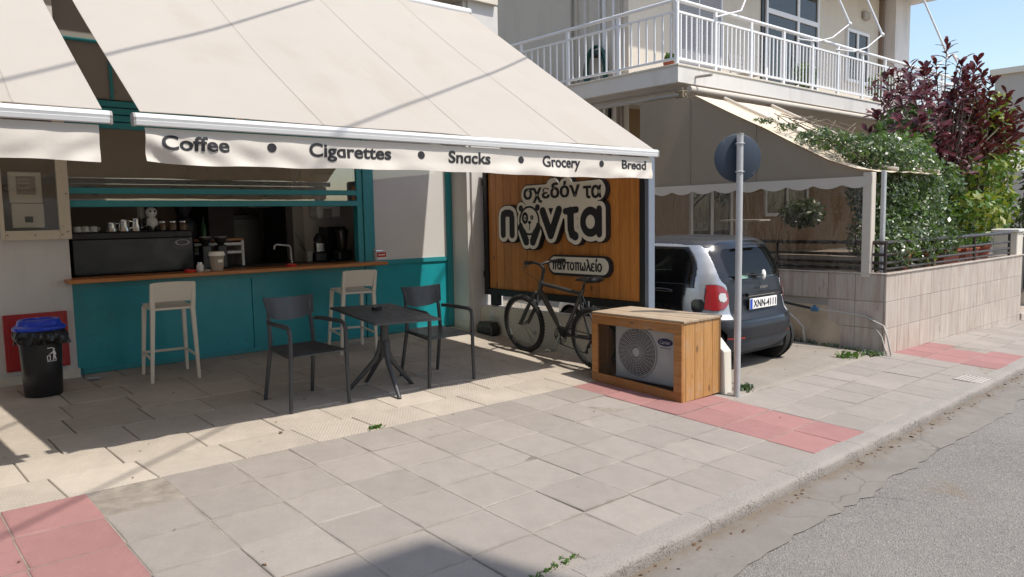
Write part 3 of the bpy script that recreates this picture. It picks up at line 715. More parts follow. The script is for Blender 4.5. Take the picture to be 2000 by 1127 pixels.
def panda_outer(U, V, g=0.):
    d = ell(U, V, PC, .17+g, .165+g)
    for c in ((-1.885, 1.575), (-1.605, 1.58)): d = np.minimum(d, seg(U, V, c, c, .04+g))
    d = np.minimum(d, poly_(U, V, [(-1.845, 1.30), (-1.80, 1.205)], .06+g)); d = np.minimum(d, poly_(U, V, [(-1.645, 1.30), (-1.69, 1.205)], .06+g)); return d
def panda(U, V):
    ring = np.abs(ell(U, V, PC, .158, .155))-.011
    d = ring
    for c in ((-1.885, 1.575), (-1.605, 1.58)): d = np.minimum(d, seg(U, V, c, c, .036))
    low = np.minimum(poly_(U, V, [(-1.885, 1.36), (-1.845, 1.285), (-1.80, 1.20)], .048), poly_(U, V, [(-1.605, 1.36), (-1.645, 1.285), (-1.69, 1.20)], .048))
    low = np.maximum(low, -ell(U, V, (PC[0], PC[1]+.02), .132, .15)); low = np.maximum(low, -(np.abs(U-PC[0])-.012)); d = np.minimum(d, low)
    d = np.minimum(d, np.abs(ell(U, V, (-1.815, 1.465), .038, .05))-.013); d = np.minimum(d, seg(U, V, (-1.812, 1.463), (-1.812, 1.463), .012))
    d = np.minimum(d, np.abs(seg(U, V, (-1.70, 1.47), (-1.70, 1.47), .018))-.007)
    d = np.minimum(d, seg(U, V, (-1.748, 1.415), (-1.732, 1.415), .016)); d = np.minimum(d, seg(U, V, (-1.74, 1.40), (-1.742, 1.33), .004)); return d
L1 = [(-1.77, 1.725), (-1.63, 1.725), (-1.49, 1.725), (-1.33, 1.74), (-1.18, 1.735), (-1.03, 1.73), (-.87, 1.735), (-.70, 1.74)]
def backing(U, V, g=0.):
    d = np.minimum(big(U, V, .045+g), panda_outer(U, V, .032+g)); d = np.minimum(d, poly_(U, V, L1, .105+g))
    d = np.minimum(d, seg(U, V, (-1.36, 1.79), (-1.36, 1.79), .105+g)); d = np.minimum(d, seg(U, V, (-1.17, 1.79), (-1.15, 1.80), .095+g))
    d = np.minimum(d, np.abs(ell(U, V, AL_C, .10, .11))*0+ell(U, V, AL_C, .105, .115)-.04-g)
    return np.minimum(d, poly_(U, V, [(-1.45, 1.62), (-.75, 1.62)], .05+g))
SP = lambda u, v, d: (d-5.03, -u-1.4, v-.5)
BBX = (-2.4, -.5, 1.02, 2.0)
def plate(name, me, m_, parent=sg):
    me.materials.append(m_); o = link(bpy.data.objects.new(name, me)); o.parent = parent; return o
lb = plate('letter_board', sdf_mesh(lambda U, V: backing(U, V, .012), BBX, .011, 4.989, 4.925, SP), m_ink)
plate('letter_face', sdf_mesh(backing, BBX, .009, 4.9245, 4.919, SP), m_signcream, lb)
[plate('letter', sdf_mesh(lambda U, V, f_=f_: f_(U, V), BBX, .008, 4.9185, 4.914, SP), m_ink, lb) for f_ in BIG]; plate('panda_emblem', sdf_mesh(panda, (-2, -1.5, 1.1, 1.65), .0055, 4.9185, 4.914, SP), m_ink, lb)
MS = Matrix(((0, 0, -1, 0), (-1, 0, 0, 0), (0, 1, 0, 0), (0, 0, 0, 1)))
def sign_text(txt, y_left, z, w, h, x, name, parent, off=.018, rot=0.):
    me = text_fit(txt, w, h, .004, off); me.transform(Matrix.Rotation(rot, 4, 'Z')); me.transform(MS); me.transform(Matrix.Translation((x-5.03, y_left-1.4, z-.5)))
    me.materials.clear(); me.materials.append(m_ink); o = link(bpy.data.objects.new(name, me)); o.parent = parent; return o
sign_text('σχεδόν', 1.83, 1.628, .885, .215, 4.9155, 'lettering', lb, .022, .012); sign_text('τα', .895, 1.655, .255, .135, 4.9155, 'lettering', lb, .022, .012)
pill = plate('name_plate', sdf_mesh(lambda U, V: seg(U, V, (-1.36, .945), (-.655, .945), .112), (-1.6, -.4, .75, 1.15), .012, 4.989, 4.945, SP), m_ink)
plate('plate_face', sdf_mesh(lambda U, V: seg(U, V, (-1.36, .950), (-.66, .950), .088), (-1.6, -.4, .75, 1.15), .01, 4.9445, 4.939, SP), m_signcream, pill)
def word(U, V):
    d = 9.+0*U; x = -1.392; r = .0088; q = lambda pts, rr=r: poly_(U, V, [(x+a*.01, .902+b*.01) for a, b in pts], rr)
    for ch_, w_ in (('p', 7.6), ('a', 7.6), ('n', 6.4), ('t', 5.8), ('o', 7.2), ('p', 7.6), ('w', 9.2), ('l', 6.8), ('e', 5.8), ('i', 3.2), ('o', 7)):
        if ch_ == 'p': L_ = [[(0, 7.6), (5.8, 7.6)], [(1.2, 7.2), (1.2, 0)], [(4.6, 7.2), (4.6, 0)]]
        elif ch_ == 'a': L_ = [arc((2.6, 3.8), 2.5, 3.7, 0, 360), [(5.4, 7.6), (5.2, 1), (6, 0)]]
        elif ch_ == 'n': L_ = [[(0, 7.6), (2.3, 0), (4.6, 7.6)]]
        elif ch_ == 't': L_ = [[(0, 7.6), (4.2, 7.6)], [(2.1, 7.2), (2.1, 1), (3, 0)]]
        elif ch_ == 'o': L_ = [arc((2.6, 3.8), 2.6, 3.8, 0, 360)]
        elif ch_ == 'w': L_ = [[(1, 7.6), (0, 4), (.6, .6), (2, 0), (3.4, 1), (3.6, 4)], [(3.6, 4), (3.8, 1), (5.2, 0), (6.6, .6), (7.2, 4), (6.2, 7.6)]]
        elif ch_ == 'l': L_ = [[(.6, 11.2), (1.6, 11), (5, 0)], [(2.6, 6.4), (0, 0)]]
        elif ch_ == 'e': L_ = [arc((2.4, 5.7), 2, 1.9, 50, 270, 8), arc((2.4, 1.9), 2.4, 2, 90, 310, 8)]
        else: L_ = [[(.8, 7.6), (.8, 1), (1.4, 0)], [(1.0, 10), (1.9, 12.2)]]
        for l_ in L_: d = np.minimum(d, q(l_))
        x += w_*.01
    return d
plate('lettering', sdf_mesh(word, (-1.42, -.6, .87, 1.06), .0055, 4.9385, 4.935, SP), m_ink, pill)

# ================================================================== BICYCLE leaning along the low wall
bk = thing('bicycle', 'dark grey mountain bicycle parked against the low wall under the sign board', 'bicycle', (4.60, 1.0, -.03))
BL = Matrix.Translation((-4.60, -1.0, .03))
lean = .09                                                    # leans towards the wall (+x)
def bp(y, z, dx=0.):                                          # a point in the plane of the bike
    zb = .002+(y-1.51)*.058
    return Vector((4.575+dx+lean*(z-zb), y, z))-Vector((4.60, 1.0, -.03))
m_frame = mat('grey_bike_paint', (.075, .073, .068), .35, .1, 10, metal=.4, coat=.3); m_bmet = mat('dull_alloy', (.30, .30, .29), .35, .15, 15, metal=.9)
fc, rc = (1.51, .318), (.455, .262)
def bt(pts, rad, n=8): return MB().tube([bp(*p) if not isinstance(p, Vector) else p for p in pts], rad, n)
ht, hb, st, BBk = (1.262, .80), (1.285, .665), (.668, .70), (.888, .258)
mb = bt([ht, hb], .025); mb.tube([bp(1.265, .765), bp(st[0], st[1]-.01)], .022, 10); mb.tube([bp(1.282, .69), bp(*BBk)], .029, 10); mb.tube([bp(.650, .735), bp(*BBk)], .020, 10)
mb.tube([bp(BBk[0]-.035, -.035+BBk[1]+.035, -.036), bp(BBk[0]-.035, BBk[1], .036)], .022, 10)
for s in (-1, 1):
    mb.tube([bp(BBk[0]-.03, BBk[1], s*.03), bp(rc[0]+.12, rc[1]+.0, s*.055), bp(rc[0]+.015, rc[1], s*.062)], .0115, 8)
    mb.tube([bp(.672, .665, s*.018), bp(.60, .52, s*.045), bp(rc[0]+.012, rc[1]+.015, s*.062)], .0105, 8)
mb.build('frame', m_frame, bk, smooth=True)
mb = bt([(1.240, .925), (1.262, .80)], .016); mb.tube([bp(1.238, .925), bp(1.30, .965)], .016, 8); mb.build('stem', m_black, bk, smooth=True)
mb = MB().tube([bp(1.305, .668, -.062), bp(1.305, .672, 0), bp(1.305, .668, .062)], .019, 8)
for s in (-1, 1):
    mb.tube([bp(1.305, .668, s*.058), bp(1.40, .50, s*.058)], .0165, 8); mb.tube([bp(1.385, .53, s*.058), bp(1.495, .335, s*.058), bp(1.512, .318, s*.058)], .0215, 8)
mb.build('fork', m_frame, bk, smooth=True)
hbp = [bp(1.20, 1.0, -.30), bp(1.255, 1.00, -.16), bp(1.29, .985, -.07), bp(1.30, .967, 0), bp(1.29, .985, .07), bp(1.255, 1.0, .16), bp(1.20, 1.0, .30)]
hbar = MB().tube(hbp, .0145, 8).build('handlebar', m_black, bk, smooth=True)
for i, j in ((0, 1), (6, 5)):
    a, b = hbp[i], hbp[j]; MB().tube([a+(b-a)*-.02, a+(b-a)*.8], .021, 10).build('grip', m_bin, hbar, smooth=True)
    MB().tube([a+(b-a)*.95, a+(b-a)*.7+Vector((0, .05, -.035)), a+(b-a)*.2+Vector((0, .06, -.05))], .006, 6).build('brake_lever', m_bmet, hbar)
    m0 = a+(b-a)*.95
    MB().tube([m0, m0+Vector((0, .10, .02)), m0+Vector((0, .13, -.10)), bp(1.31, .80, .02*(-1 if i == 0 else 1)), bp(1.30, .70, 0)], .003, 5).build('brake_cable', m_black, hbar)
def wheel(c, turn=0):
    w = link(bpy.data.objects.new('wheel', None)); w.parent = bk; o = bp(*c)
    ax = Vector((1, 0, lean)).normalized(); M = Matrix.Translation(o) @ Matrix.Rotation(turn, 4, 'Z') @ Matrix.Rotation(math.atan(lean), 4, 'Y').inverted() @ Matrix.Rotation(PI/2, 4, 'Y')
    ty = MB().torus(.291, .0285, 56, 10, M)
    for k in range(56):                                       # tread blocks
        a = 2*PI*k/56
        for dz in (-.014, .004):
            Mk = M @ Matrix.Rotation(a+(.03 if dz > 0 else 0), 4, 'Z'); ty.box(.312, .3225, -.007, .007, dz, dz+.011, Mk)
    ty.build('tyre', m_tire, w, fix=False)
    pr = [(.272, -.012), (.268, -.009), (.256, -.006), (.256, .006), (.268, .009), (.272, .012)]; MB().lathe(pr, 48, M, cap=False).build('rim', m_bmet, w, smooth=True)
    sp = MB()
    for k in range(32):
        a = 2*PI*k/32; b = a+(.5 if (k//2) % 2 else -.5); z = .026*(1 if k % 2 else -1)
        sp.tube([M @ Vector((.020*math.cos(b), .020*math.sin(b), z)), M @ Vector((.258*math.cos(a), .258*math.sin(a), 0))], .0011, 4, cap=False)
    sp.build('spokes', m_bmet, w, fix=False)
    hub = MB().lathe([(.006, -.065), (.006, -.035), (.024, -.03), (.024, -.024), (.013, -.018), (.013, .018), (.024, .024), (.024, .03), (.006, .035), (.006, .065)], 14, M); hub.build('hub', m_bmet, w, smooth=True)
    return M, w
wheel(fc, .0); Mr, rw = wheel(rc)
mb = MB()
for k in range(6): mb.lathe([(.052-.006*k, -.028-.005*k-.003), (.052-.006*k, -.028-.005*k)], 20, Mr)
mb.build('cassette', m_black, rw)
d0 = bp(rc[0]+.01, rc[1]-.03, -.05); mb = MB().tube([bp(rc[0]+.005, rc[1]-.01, -.055), d0, bp(rc[0]+.045, rc[1]-.075, -.05), bp(rc[0]+.06, rc[1]-.13, -.045)], [.012, .016, .012, .01], 8)
Mx = lambda y, z, dx: Matrix.Translation(bp(y, z, dx)) @ Matrix.Rotation(PI/2, 4, 'Y')
for (y, z) in ((rc[0]+.035, rc[1]-.075), (rc[0]+.062, rc[1]-.135)): mb.lathe([(.02, -.004), (.02, .004)], 12, Mx(y, z, -.045))
mb.build('rear_derailleur', m_black, bk)
sp_ = bt([(.640, .795), (.664, .70)], .0135); sp_.build('seat_post', m_black, bk, smooth=True)
# saddle: lofted
sad = MB(); rings = []; stn = [(.745, .028, .858, .014), (.70, .032, .866, .020), (.64, .045, .868, .028), (.57, .080, .862, .036), (.51, .112, .866, .040), (.47, .108, .870, .036), (.452, .07, .866, .024)]
vs = []; nn = 12
for (y, w, z, h) in stn:
    for k in range(nn):
        a = 2*PI*k/nn; vs.append(bp(y, z+h*(math.sin(a) if math.sin(a) > 0 else .7*math.sin(a))-.03, w*math.cos(a)))
fs = [(i*nn+k, i*nn+(k+1) % nn, (i+1)*nn+(k+1) % nn, (i+1)*nn+k) for i in range(len(stn)-1) for k in range(nn)]+[tuple(range(nn)), tuple((len(stn)-1)*nn+k for k in range(nn))]
sad.add(vs, fs); sdl = sad.build('saddle', m_bag, bk, smooth=True, angle=60)
MB().tube([bp(.70, .84, .02), bp(.64, .80, .02), bp(.55, .82, .03)], .0045, 6).tube([bp(.70, .84, -.02), bp(.64, .80, -.02), bp(.55, .82, -.03)], .0045, 6).build('saddle_rail', m_bmet, sdl)
Mc = Mx(BBk[0], BBk[1], -.048); cr = MB()
for rr in (.088, .07, .05): cr.torus(rr, .004, 36, 6, Mc)
for k in range(5):
    a = 2*PI*k/5; cr.tube([Mc @ Vector((0, 0, -.004)), Mc @ Vector((.086*math.cos(a), .086*math.sin(a), 0))], .006, 6)
crank = cr.build('crankset', m_black, bk)
p1_ = bp(BBk[0]+.05, BBk[1]-.155, -.085); p2_ = bp(BBk[0]-.05, BBk[1]+.155, .075)
MB().tube([bp(BBk[0], BBk[1], -.06), p1_], [.014, .010], 8).build('crank_arm', m_bmet, crank); MB().tube([bp(BBk[0], BBk[1], .055), p2_], [.014, .010], 8).build('crank_arm', m_bmet, crank)
for p, s in ((p1_, -1), (p2_, 1)):
    mb = MB()
    for dy in (-.035, .025): mb.cbox(p.x+(s*.01 if s > 0 else -.095), p.x+(.095 if s > 0 else -.01), p.y+dy, p.y+dy+.012, p.z-.012, p.z+.012, .003)
    for dx in (.02, .085): mb.cbox(p.x+s*dx-.006, p.x+s*dx+.006, p.y-.03, p.y+.03, p.z-.010, p.z+.010, .003)
    mb.build('pedal', m_bmet, crank)
ch = MB().tube([bp(BBk[0], BBk[1]+.086, -.05), bp(rc[0], rc[1]+.045, -.048)], .005, 5).tube([bp(BBk[0], BBk[1]-.088, -.05), bp(rc[0]+.062, rc[1]-.15, -.045)], .005, 5); ch.build('chain', m_tire, bk)
for y, z in ((.615, .565), (1.365, .575)):
    mb = MB()
    for s in (-1, 1): mb.tube([bp(y, z+.02, s*.055), bp(y-.02, z-.09+.06, s*.038), bp(y-.01, z+.055, s*.04)], .007, 6); mb.cbox(*[v for a in zip(bp(y, z-.0, s*.034), bp(y, z, s*.034)) for v in (a[0]-.008, a[1]+.008)], .002)
    mb.build('brake', m_bmet, bk)

# ================================================================== WOODEN CRATE round the air conditioner
gzc = gz(4.63, -.27)
cr = thing('wooden_crate', 'wooden box of boards with a mesh front standing on pink paving', 'crate', (4.635, -.27, gzc), 0)
def cz(y): return gz(4.63, y)-gzc
TOP = .575-gzc
def cb(name, m_, b, c=.003, parent=None):
    mb = MB().cbox(*b, c); mb.v = [(x-4.635, y+.27, z-gzc) for x, y, z in mb.v]; return mb.build(name, m_, parent or cr)
x0, x1, y0, y1, zb0, zt = 4.36, 4.915, -.785, .25, -.10, .575
def zlo(y): return gz(4.6, y)+.006
fb = []
# side boards (towards the street): five upright boards
bw = (x1-x0-.035)/4
for k in range(4):
    a = x0+.035+bw*k; cb('board', m_crate, (a+.001, a+bw-.0015, y0, y0+.022, zlo(y0)+random.uniform(0, .006), zt-.022))
    cb('board', m_crate, (a+.001, a+bw-.0015, y1-.022, y1, zlo(y1), zt-.022))
cb('corner_post', m_crate, (x0, x0+.034, y0, y0+.022, zlo(y0), zt-.022)); cb('corner_post', m_crate, (x0, x0+.034, y1-.022, y1, zlo(y1), zt-.022))
bt_ = (x1-x0+.012)/5
for k in range(5): a = x0-.008+bt_*k; cb('top_board', m_cratet, (a+.001, a+bt_-.0015, y0-.012, y1+.012, zt-.021, zt+random.uniform(0, .003)))
# front frame facing the shop side
def fpoly(name, pts):
    mb = MB().prism(pts, x0-.022, x0-.001, lambda a, b, d: (d, a, b)); mb.v = [(x-4.635, y+.27, z-gzc) for x, y, z in mb.v]; mb.build(name, m_crate2, cr, bevel=.003)
w = .085
fpoly('front_rail', [(y1, zt-.022), (y1, zt-.022-w), (y0, zt-.022-w), (y0, zt-.022)]); fpoly('front_rail', [(y1, zlo(y1)), (y1, zlo(y1)+w), (y0, zlo(y0)+w), (y0, zlo(y0))])
fpoly('front_stile', [(y1, zlo(y1)+w+.001), (y1, zt-.023-w), (y1-w+.01, zt-.023-w), (y1-w+.01, zlo(y1-w)+w+.001)]); fpoly('front_stile', [(y0, zlo(y0)+w+.001), (y0, zt-.023-w), (y0+w, zt-.023-w), (y0+w, zlo(y0+w)+w+.001)])
def meshmat():
    m, t, p, o = nodes('insect_mesh'); pos = geo_pos(t); tr = t.nodes.new('ShaderNodeBsdfTransparent'); ms = t.nodes.new('ShaderNodeMixShader')
    p.inputs['Base Color'].default_value = (.035, .032, .03, 1); p.inputs['Roughness'].default_value = .7
    t.links.new(ramp(t, noise(t, pos, 4, 4), [(.3, .13), (.7, .21)]), ms.inputs[0]); t.links.new(tr.outputs[0], ms.inputs[1]); t.links.new(p.outputs[0], ms.inputs[2]); t.links.new(ms.outputs[0], o.inputs[0]); return m
m_mesh = meshmat()
mb = MB().box(x0+.004, x0+.006, y0+w-.01, y1-w+.02, zlo(y0)+.05, zt-.09); mb.v = [(x-4.635, y+.27, z-gzc) for x, y, z in mb.v]; mb.build('mesh_screen', m_mesh, cr)
cb('back_board', m_darkw, (x1-.012, x1-.002, y0+.03, y1-.03, zlo(y0)+.05, zt-.03))
# the unit inside
ACX = 4.50
ac = thing('air_conditioner_unit', 'white outdoor air conditioner unit with round fan grille behind the mesh of the wooden crate', 'air conditioner', (4.65, -.28, .0))
def acb(mb): mb.v = [(x-4.65, y+.28, z) for x, y, z in mb.v]; return mb
acb(MB().cbox(ACX, 4.80, -.70, .10, -.05, .49, .012)).build('casing', m_wht, ac)
acb(MB().box(4.53, 4.58, -.66, -.58, -.10, -.032).box(4.53, 4.58, .08, .13, -.09, -.032)).build('foot', m_galv, ac)
MA = Matrix.Translation((ACX-.004, -.17, .220)) @ Matrix.Rotation(-PI/2, 4, 'Y')
acb(MB().lathe([(.222, -.006), (.222, .0), (.0, .0)], 48, MA)).build('fan_opening', m_black, ac)
gr = MB()
for k in range(12): gr.torus(.06+.0148*k, .0028, 48, 5, MA @ Matrix.Translation((0, 0, .014)))
for k in range(28):
    a = 2*PI*k/28; gr.tube([MA @ Vector((.05*math.cos(a), .05*math.sin(a), .014)), MA @ Vector((.225*math.cos(a+.5), .225*math.sin(a+.5), .012))], .0022, 4)
gr.torus(.226, .008, 48, 6, MA @ Matrix.Translation((0, 0, .008))); gr.lathe([(.0, .02), (.042, .018), (.046, .006), (.046, .0)], 24, MA)
acb(gr).build('fan_grille', m_wht, ac, fix=False)
m_nblue = mat('badge_blue', (.015, .02, .13), .4, .05, 5)
bd = sdf_mesh(lambda U, V: ell(U, V, (0, 0), .083, .036), (-.1, .1, -.05, .05), .007, 0, -.003, lambda u, v, d: (ACX-.001+d-4.65, -u-.49+.28, v+.345)); bd.materials.append(m_nblue)
bo = link(bpy.data.objects.new('badge', bd)); bo.parent = ac
tx = text_fit('Carrier', .115, .034, .001, .0); tx.transform(MS); tx.transform(Matrix.Translation((ACX-.0055-4.65, -.49+.28+.058, .345-.016))); tx.materials.clear(); tx.materials.append(m_wht)
o = link(bpy.data.objects.new('lettering', tx)); o.parent = bo
acb(MB().box(ACX-.002, ACX-.0005, -.55, -.43, .288, .298)).build('small_print', m_grp, ac)
# ================================================================== ROAD SIGN seen from behind
rs = thing('road_sign', 'round traffic sign seen from its grey back on a galvanised pole by the wooden box', 'road sign', (4.955, -.925, gz(4.955, -.925)))
mb = MB().tube([(0, 0, -.05), (.004, -.002, 1.2), (.006, -.003, 2.30)], .029, 16); mb.build('pole', m_galv, rs, smooth=True)
MB().lathe([(.031, 0), (.031, .012), (.0, .016)], 16, Matrix.Translation((.006, -.003, 2.295))).build('pole_cap', m_grp, rs)
dv = Vector((.60, .80, 0)); MD = Matrix.Translation((.006+.04*dv.x, -.003+.04*dv.y, 2.10)) @ dv.to_track_quat('Z', 'Y').to_matrix().to_4x4()
MB().lathe([(.0, 0), (.198, 0), (.206, .004), (.209, .012), (.203, .015), (.198, .008), (0, .008)], 56, MD).build('disc', m_disc, rs, smooth=True, angle=30)
for z in (1.98, 2.22): 
    mb = MB().tube([(.006+.034*math.cos(a), -.003+.034*math.sin(a), z) for a in [2*PI*k/14 for k in range(14)]], .006, 6, closed=True); mb.build('clamp', m_galv, rs)

# ================================================================== CAR
m_silver = mat('silver_car_paint', (.38, .39, .41), .30, .03, 3, metal=.6, coat=.5); m_cdark = mat('dark_grey_car_paint', (.014, .016, .021), .42, .06, 3, metal=0, coat=.08, spec=.35, stain=.2)
m_cblk = mat('gloss_black_car_paint', (.008, .008, .009), .14, .05, 3, coat=.3); m_bump = mat('grey_bumper', (.050, .058, .074), .55, .08, 4, spec=.3, stain=.3)
m_cglass = glass('car_glass', (.14, .17, .16), .0, .03, .006); m_tail = mat('red_lamp_glass', (.27, .004, .008), .1, .1, 8, coat=1); m_tailw = mat('clear_lamp_glass', (.55, .54, .54), .1, .1, 8, coat=1)
m_cint = mat('car_interior', (.016, .016, .017), .8, .2, 6); m_roofc = mat('matte_black_roof', (.022, .023, .026), .45, .1, 3, coat=.3)
CX, CY, CZ = 6.27, -.46, -.175
car = thing('parked_car', 'small silver and black two door hatchback parked nose in beside the sign board', 'car', (CX, CY, CZ))
CS = 1.0
ST = [(.20, .69, .16, 2.48), (.27, .765, .05, 2.56), (.38, .81, .005, 2.60), (.50, .825, .0, 2.61), (.575, .83, .03, 2.60), (.64, .832, .085, 2.56), (.75, .832, .11, 2.50), (.86, .825, .13, 2.36), (.95, .81, .15, 2.18), (1.05, .785, .175, 2.02), (1.16, .745, .215, 1.86), (1.27, .70, .26, 1.72), (1.345, .65, .30, 1.60), (1.385, .585, .36, 1.50), (1.408, .48, .46, 1.36), (1.418, .34, .60, 1.2), (1.422, .18, .76, 1.06), (1.4225, .012, .90, .92)]
def interp(k, t):
    xs_ = np.linspace(0, 1, len(ST)); ys_ = np.array([s[k] for s in ST]); return np.interp(t, xs_, ys_)
NT, NA = 210, 420
ts = np.linspace(0, 1, NT)
def smooth_(a, n=3):
    for _ in range(n): b = a.copy(); b[1:-1] = (a[:-2]+2*a[1:-1]+a[2:])/4; a = b
    return a
zt_, wt_, rt_, ft_ = [smooth_(interp(k, ts), 8) for k in range(4)]
ang = np.linspace(0, 2*PI, NA, endpoint=False)
ex = np.interp(ts, [0, .5, .8, 1], [4.0, 4.2, 3.6, 2.4])
ca_, sa_ = np.cos(ang), np.sin(ang)
X = np.sign(ca_)[None]*np.abs(ca_)[None]**(2/ex[:, None])*wt_[:, None]
cy = (rt_+ft_)/2; hy = (ft_-rt_)/2
Y = cy[:, None]+np.sign(sa_)[None]*np.abs(sa_)[None]**(2/ex[:, None])*hy[:, None]
Z = np.repeat(zt_[:, None], NA, 1)
up = np.clip((ts-.45)/.55, 0, 1)[:, None]; Z = Z-up*(.022*((Y-1.15)/1.0)**2+.02*(X/.6)**2)
# rear wheel-arch flare
fl = np.exp(-(((Y-.42)**2+(Z-.34)**2)/.14)); X = X*(1+.03*fl)
Vc = np.stack([X, Y, Z], -1)
def rbox(a, b, x0, x1, y0, y1, r):
    dx = np.abs(a-(x0+x1)/2)-(x1-x0)/2+r; dy = np.abs(b-(y0+y1)/2)-(y1-y0)/2+r
    return np.hypot(np.maximum(dx, 0), np.maximum(dy, 0))+np.minimum(np.maximum(dx, dy), 0)-r
C = (Vc[:-1]+np.roll(Vc, -1, 1)[:-1]+Vc[1:]+np.roll(Vc, -1, 1)[1:])/4
cx_, cy_, cz_ = C[..., 0], C[..., 1], C[..., 2]
rear = (cy_ < .36) & (np.abs(cx_) < .79-.0*cz_); side_ = np.abs(cx_) > .60
cls = np.full(cx_.shape, 0)                                   # 0 silver body
inroof = (cz_ > 1.335-.02*(cy_-1)**2) & (np.abs(cx_) < .63); cls[inroof | ((cz_ > 1.305) & (np.abs(cx_) < .57))] = 1
cls[(cz_ < .50) | ((cz_ < .585) & (cy_ < .5))] = 2            # bumper and sills
cls[(cz_ < .375) & (cy_ < .6)] = 3                            # lower bumper
wr = lambda y, z, r: np.hypot(cy_-y, cz_-z) < r
# side: door, windows
door_edge = .50+.30*np.clip((.72-cz_)/.5, 0, 1)**2-.10*np.clip((cz_-.80)/.5, 0, 1)
dm = side_ & (cy_ > door_edge) & (cy_ < 1.72) & (cz_ < .93) & (cz_ > .27); cls[dm] = 4
win = side_ & (cy_ > .45+.20*np.clip((cz_-1.05)/.3, 0, 1)**2) & (cy_ < 2.15-1.35*np.clip((cz_-.93)/.42, 0, 1)) & (cz_ > .945) & (cz_ < 1.285); cls[win] = 5
wf = side_ & ~win & (cy_ > .40+.20*np.clip((cz_-1.05)/.3, 0, 1)**2) & (cy_ < 1.75) & (cz_ > .905) & (cz_ < 1.31) & (cls != 4); cls[wf] = 4
cap_ = side_ & (cx_ < 0) & (rbox(cy_, cz_, .30, .415, .66, .79, .045) < 0); cls[cap_] = 6
# rear: black upper part, glass, hatch, lamps
ru = rear & (rbox(cx_, cz_, -.57, .57, .90, 1.36, .14) < 0); cls[ru] = 6
rg = rear & (rbox(cx_, cz_, -.47, .47, .985, 1.285, .09) < 0); cls[rg] = 7
hatch = rear & (rbox(cx_, cz_, -.51, .51, .55, .97, .05) < 0); cls[hatch & ~rg] = 8
gap = rear & (rbox(cx_, cz_, -.50, .50, .535, .567, .01) < 0); cls[gap] = 6
for sgn in (-1, 1):
    lam = (cy_ < .30) & (rbox(cx_*sgn, cz_, .51, .79, .685, .93, .11) < 0); cls[lam] = 9
    li = (cy_ < .36) & (rbox(cx_*sgn, cz_, .535, .61, .765, .85, .03) < 0); cls[li] = 10
    rf = (cy_ < .5) & (rbox(cx_*sgn, cz_, .40, .60, .385, .405, .008) < 0); cls[rf] = 11
ws = (cy_ > 1.5) & (np.abs(cx_) < .62) & (cz_ > .97) & (cz_ < 1.33) & (cls == 0); cls[ws] = 12
arch = side_ & (wr(.40, .285, .335) | wr(2.12, .285, .325)); cls[arch] = -1
under = (cz_ < .235) & (cy_ < .3) & (np.abs(cx_) > .45); cls[under] = 3
names = {0: ('body', m_silver), 1: ('roof', m_roofc), 2: ('rear_bumper', m_cdark), 3: ('lower_bumper', m_bump), 4: ('door', m_cblk), 5: ('side_window', m_cglass), 6: ('black_trim', m_cblk), 7: ('rear_window', m_cglass), 8: ('tailgate', m_cdark), 9: ('tail_light', m_tail), 10: ('reversing_light', m_tailw), 11: ('reflector', m_tail), 12: ('windscreen', m_cglass)}
flat = Vc.reshape(-1, 3)
# small recesses and proud parts by moving patches along y or x
for k, (nm, mm) in names.items():
    jj, ii = np.nonzero(cls == k)
    if not len(jj): continue
    halves = [None] if k not in (4, 5, 9, 10, 11) else [-1, 1]
    for hf in halves:
        sel = np.ones(len(jj), bool) if hf is None else (np.sign(cx_[jj, ii]) == hf)
        j, i = jj[sel], ii[sel]
        if not len(j): continue
        F = np.stack([j*NA+i, j*NA+(i+1) % NA, (j+1)*NA+(i+1) % NA, (j+1)*NA+i], -1); uq, inv = np.unique(F, return_inverse=True)
        vv = flat[uq].copy(); inv = inv.reshape(F.shape)
        cen = np.array([0, 1.2, .75]); dirv = vv-cen; dirv /= np.linalg.norm(dirv, axis=1)[:, None]
        vv += dirv*{9: .012, 10: .016, 6: .001, 7: -.004, 5: -.005, 8: -.002, 4: -.002, 3: -.004}.get(k, 0)
        nm2 = nm
        o = fast_mesh(nm2, vv, inv, mm, car, True)
        if k == 4 and hf == -1: cdoor = o
        if k in (1, 0, 2, 3, 8, 4):
            s_ = o.modifiers.new('solid', 'SOLIDIFY'); s_.thickness = .012; s_.offset = -1
# closing inner shell, seats
mb = MB().box(-.66, .66, .25, 2.3, .22, .62).box(-.6, .6, .30, .62, .62, .93); mb.build('interior', m_cint, car)
for s in (-1, 1): MB().cbox(s*.33-.22, s*.33+.22, .72, .86, .6, 1.14, .04).cbox(s*.33-.13, s*.33+.13, .70, .80, 1.14, 1.30, .03).build('seat', m_cint, car)
MB().box(-.58, .58, .15, 2.3, .19, .26).build('underbody', m_cint, car)
def carwheel(y, x):
    w = link(bpy.data.objects.new('wheel', None)); w.parent = car; M = Matrix.Translation((x, y, .285)) @ Matrix.Rotation(PI/2, 4, 'Y')
    MB().lathe([(.19, -.09), (.25, -.095), (.28, -.085), (.286, -.06), (.286, .06), (.28, .085), (.25, .095), (.19, .09)], 40, M, cap=False).build('tyre', m_tire, w, smooth=True)
    r = MB().lathe([(.19, -.07), (.185, -.05), (.185, .05), (.19, .07)], 32, M, cap=False)
    for k in range(8):
        a = 2*PI*k/8; sd = -.06 if x < 0 else .06; r.tube([M @ Vector((0, 0, sd)), M @ Vector((.187*math.cos(a), .187*math.sin(a), sd*.9))], [.02, .014], 6)
    r.build('rim', m_bmet, w, fix=False)
    MB().lathe([(0, .0), (.30, .0)], 24, M).build('wheel_well', m_cint, w)
for y in (.40, 2.12):
    for x in (-.655, .655): carwheel(y, x)
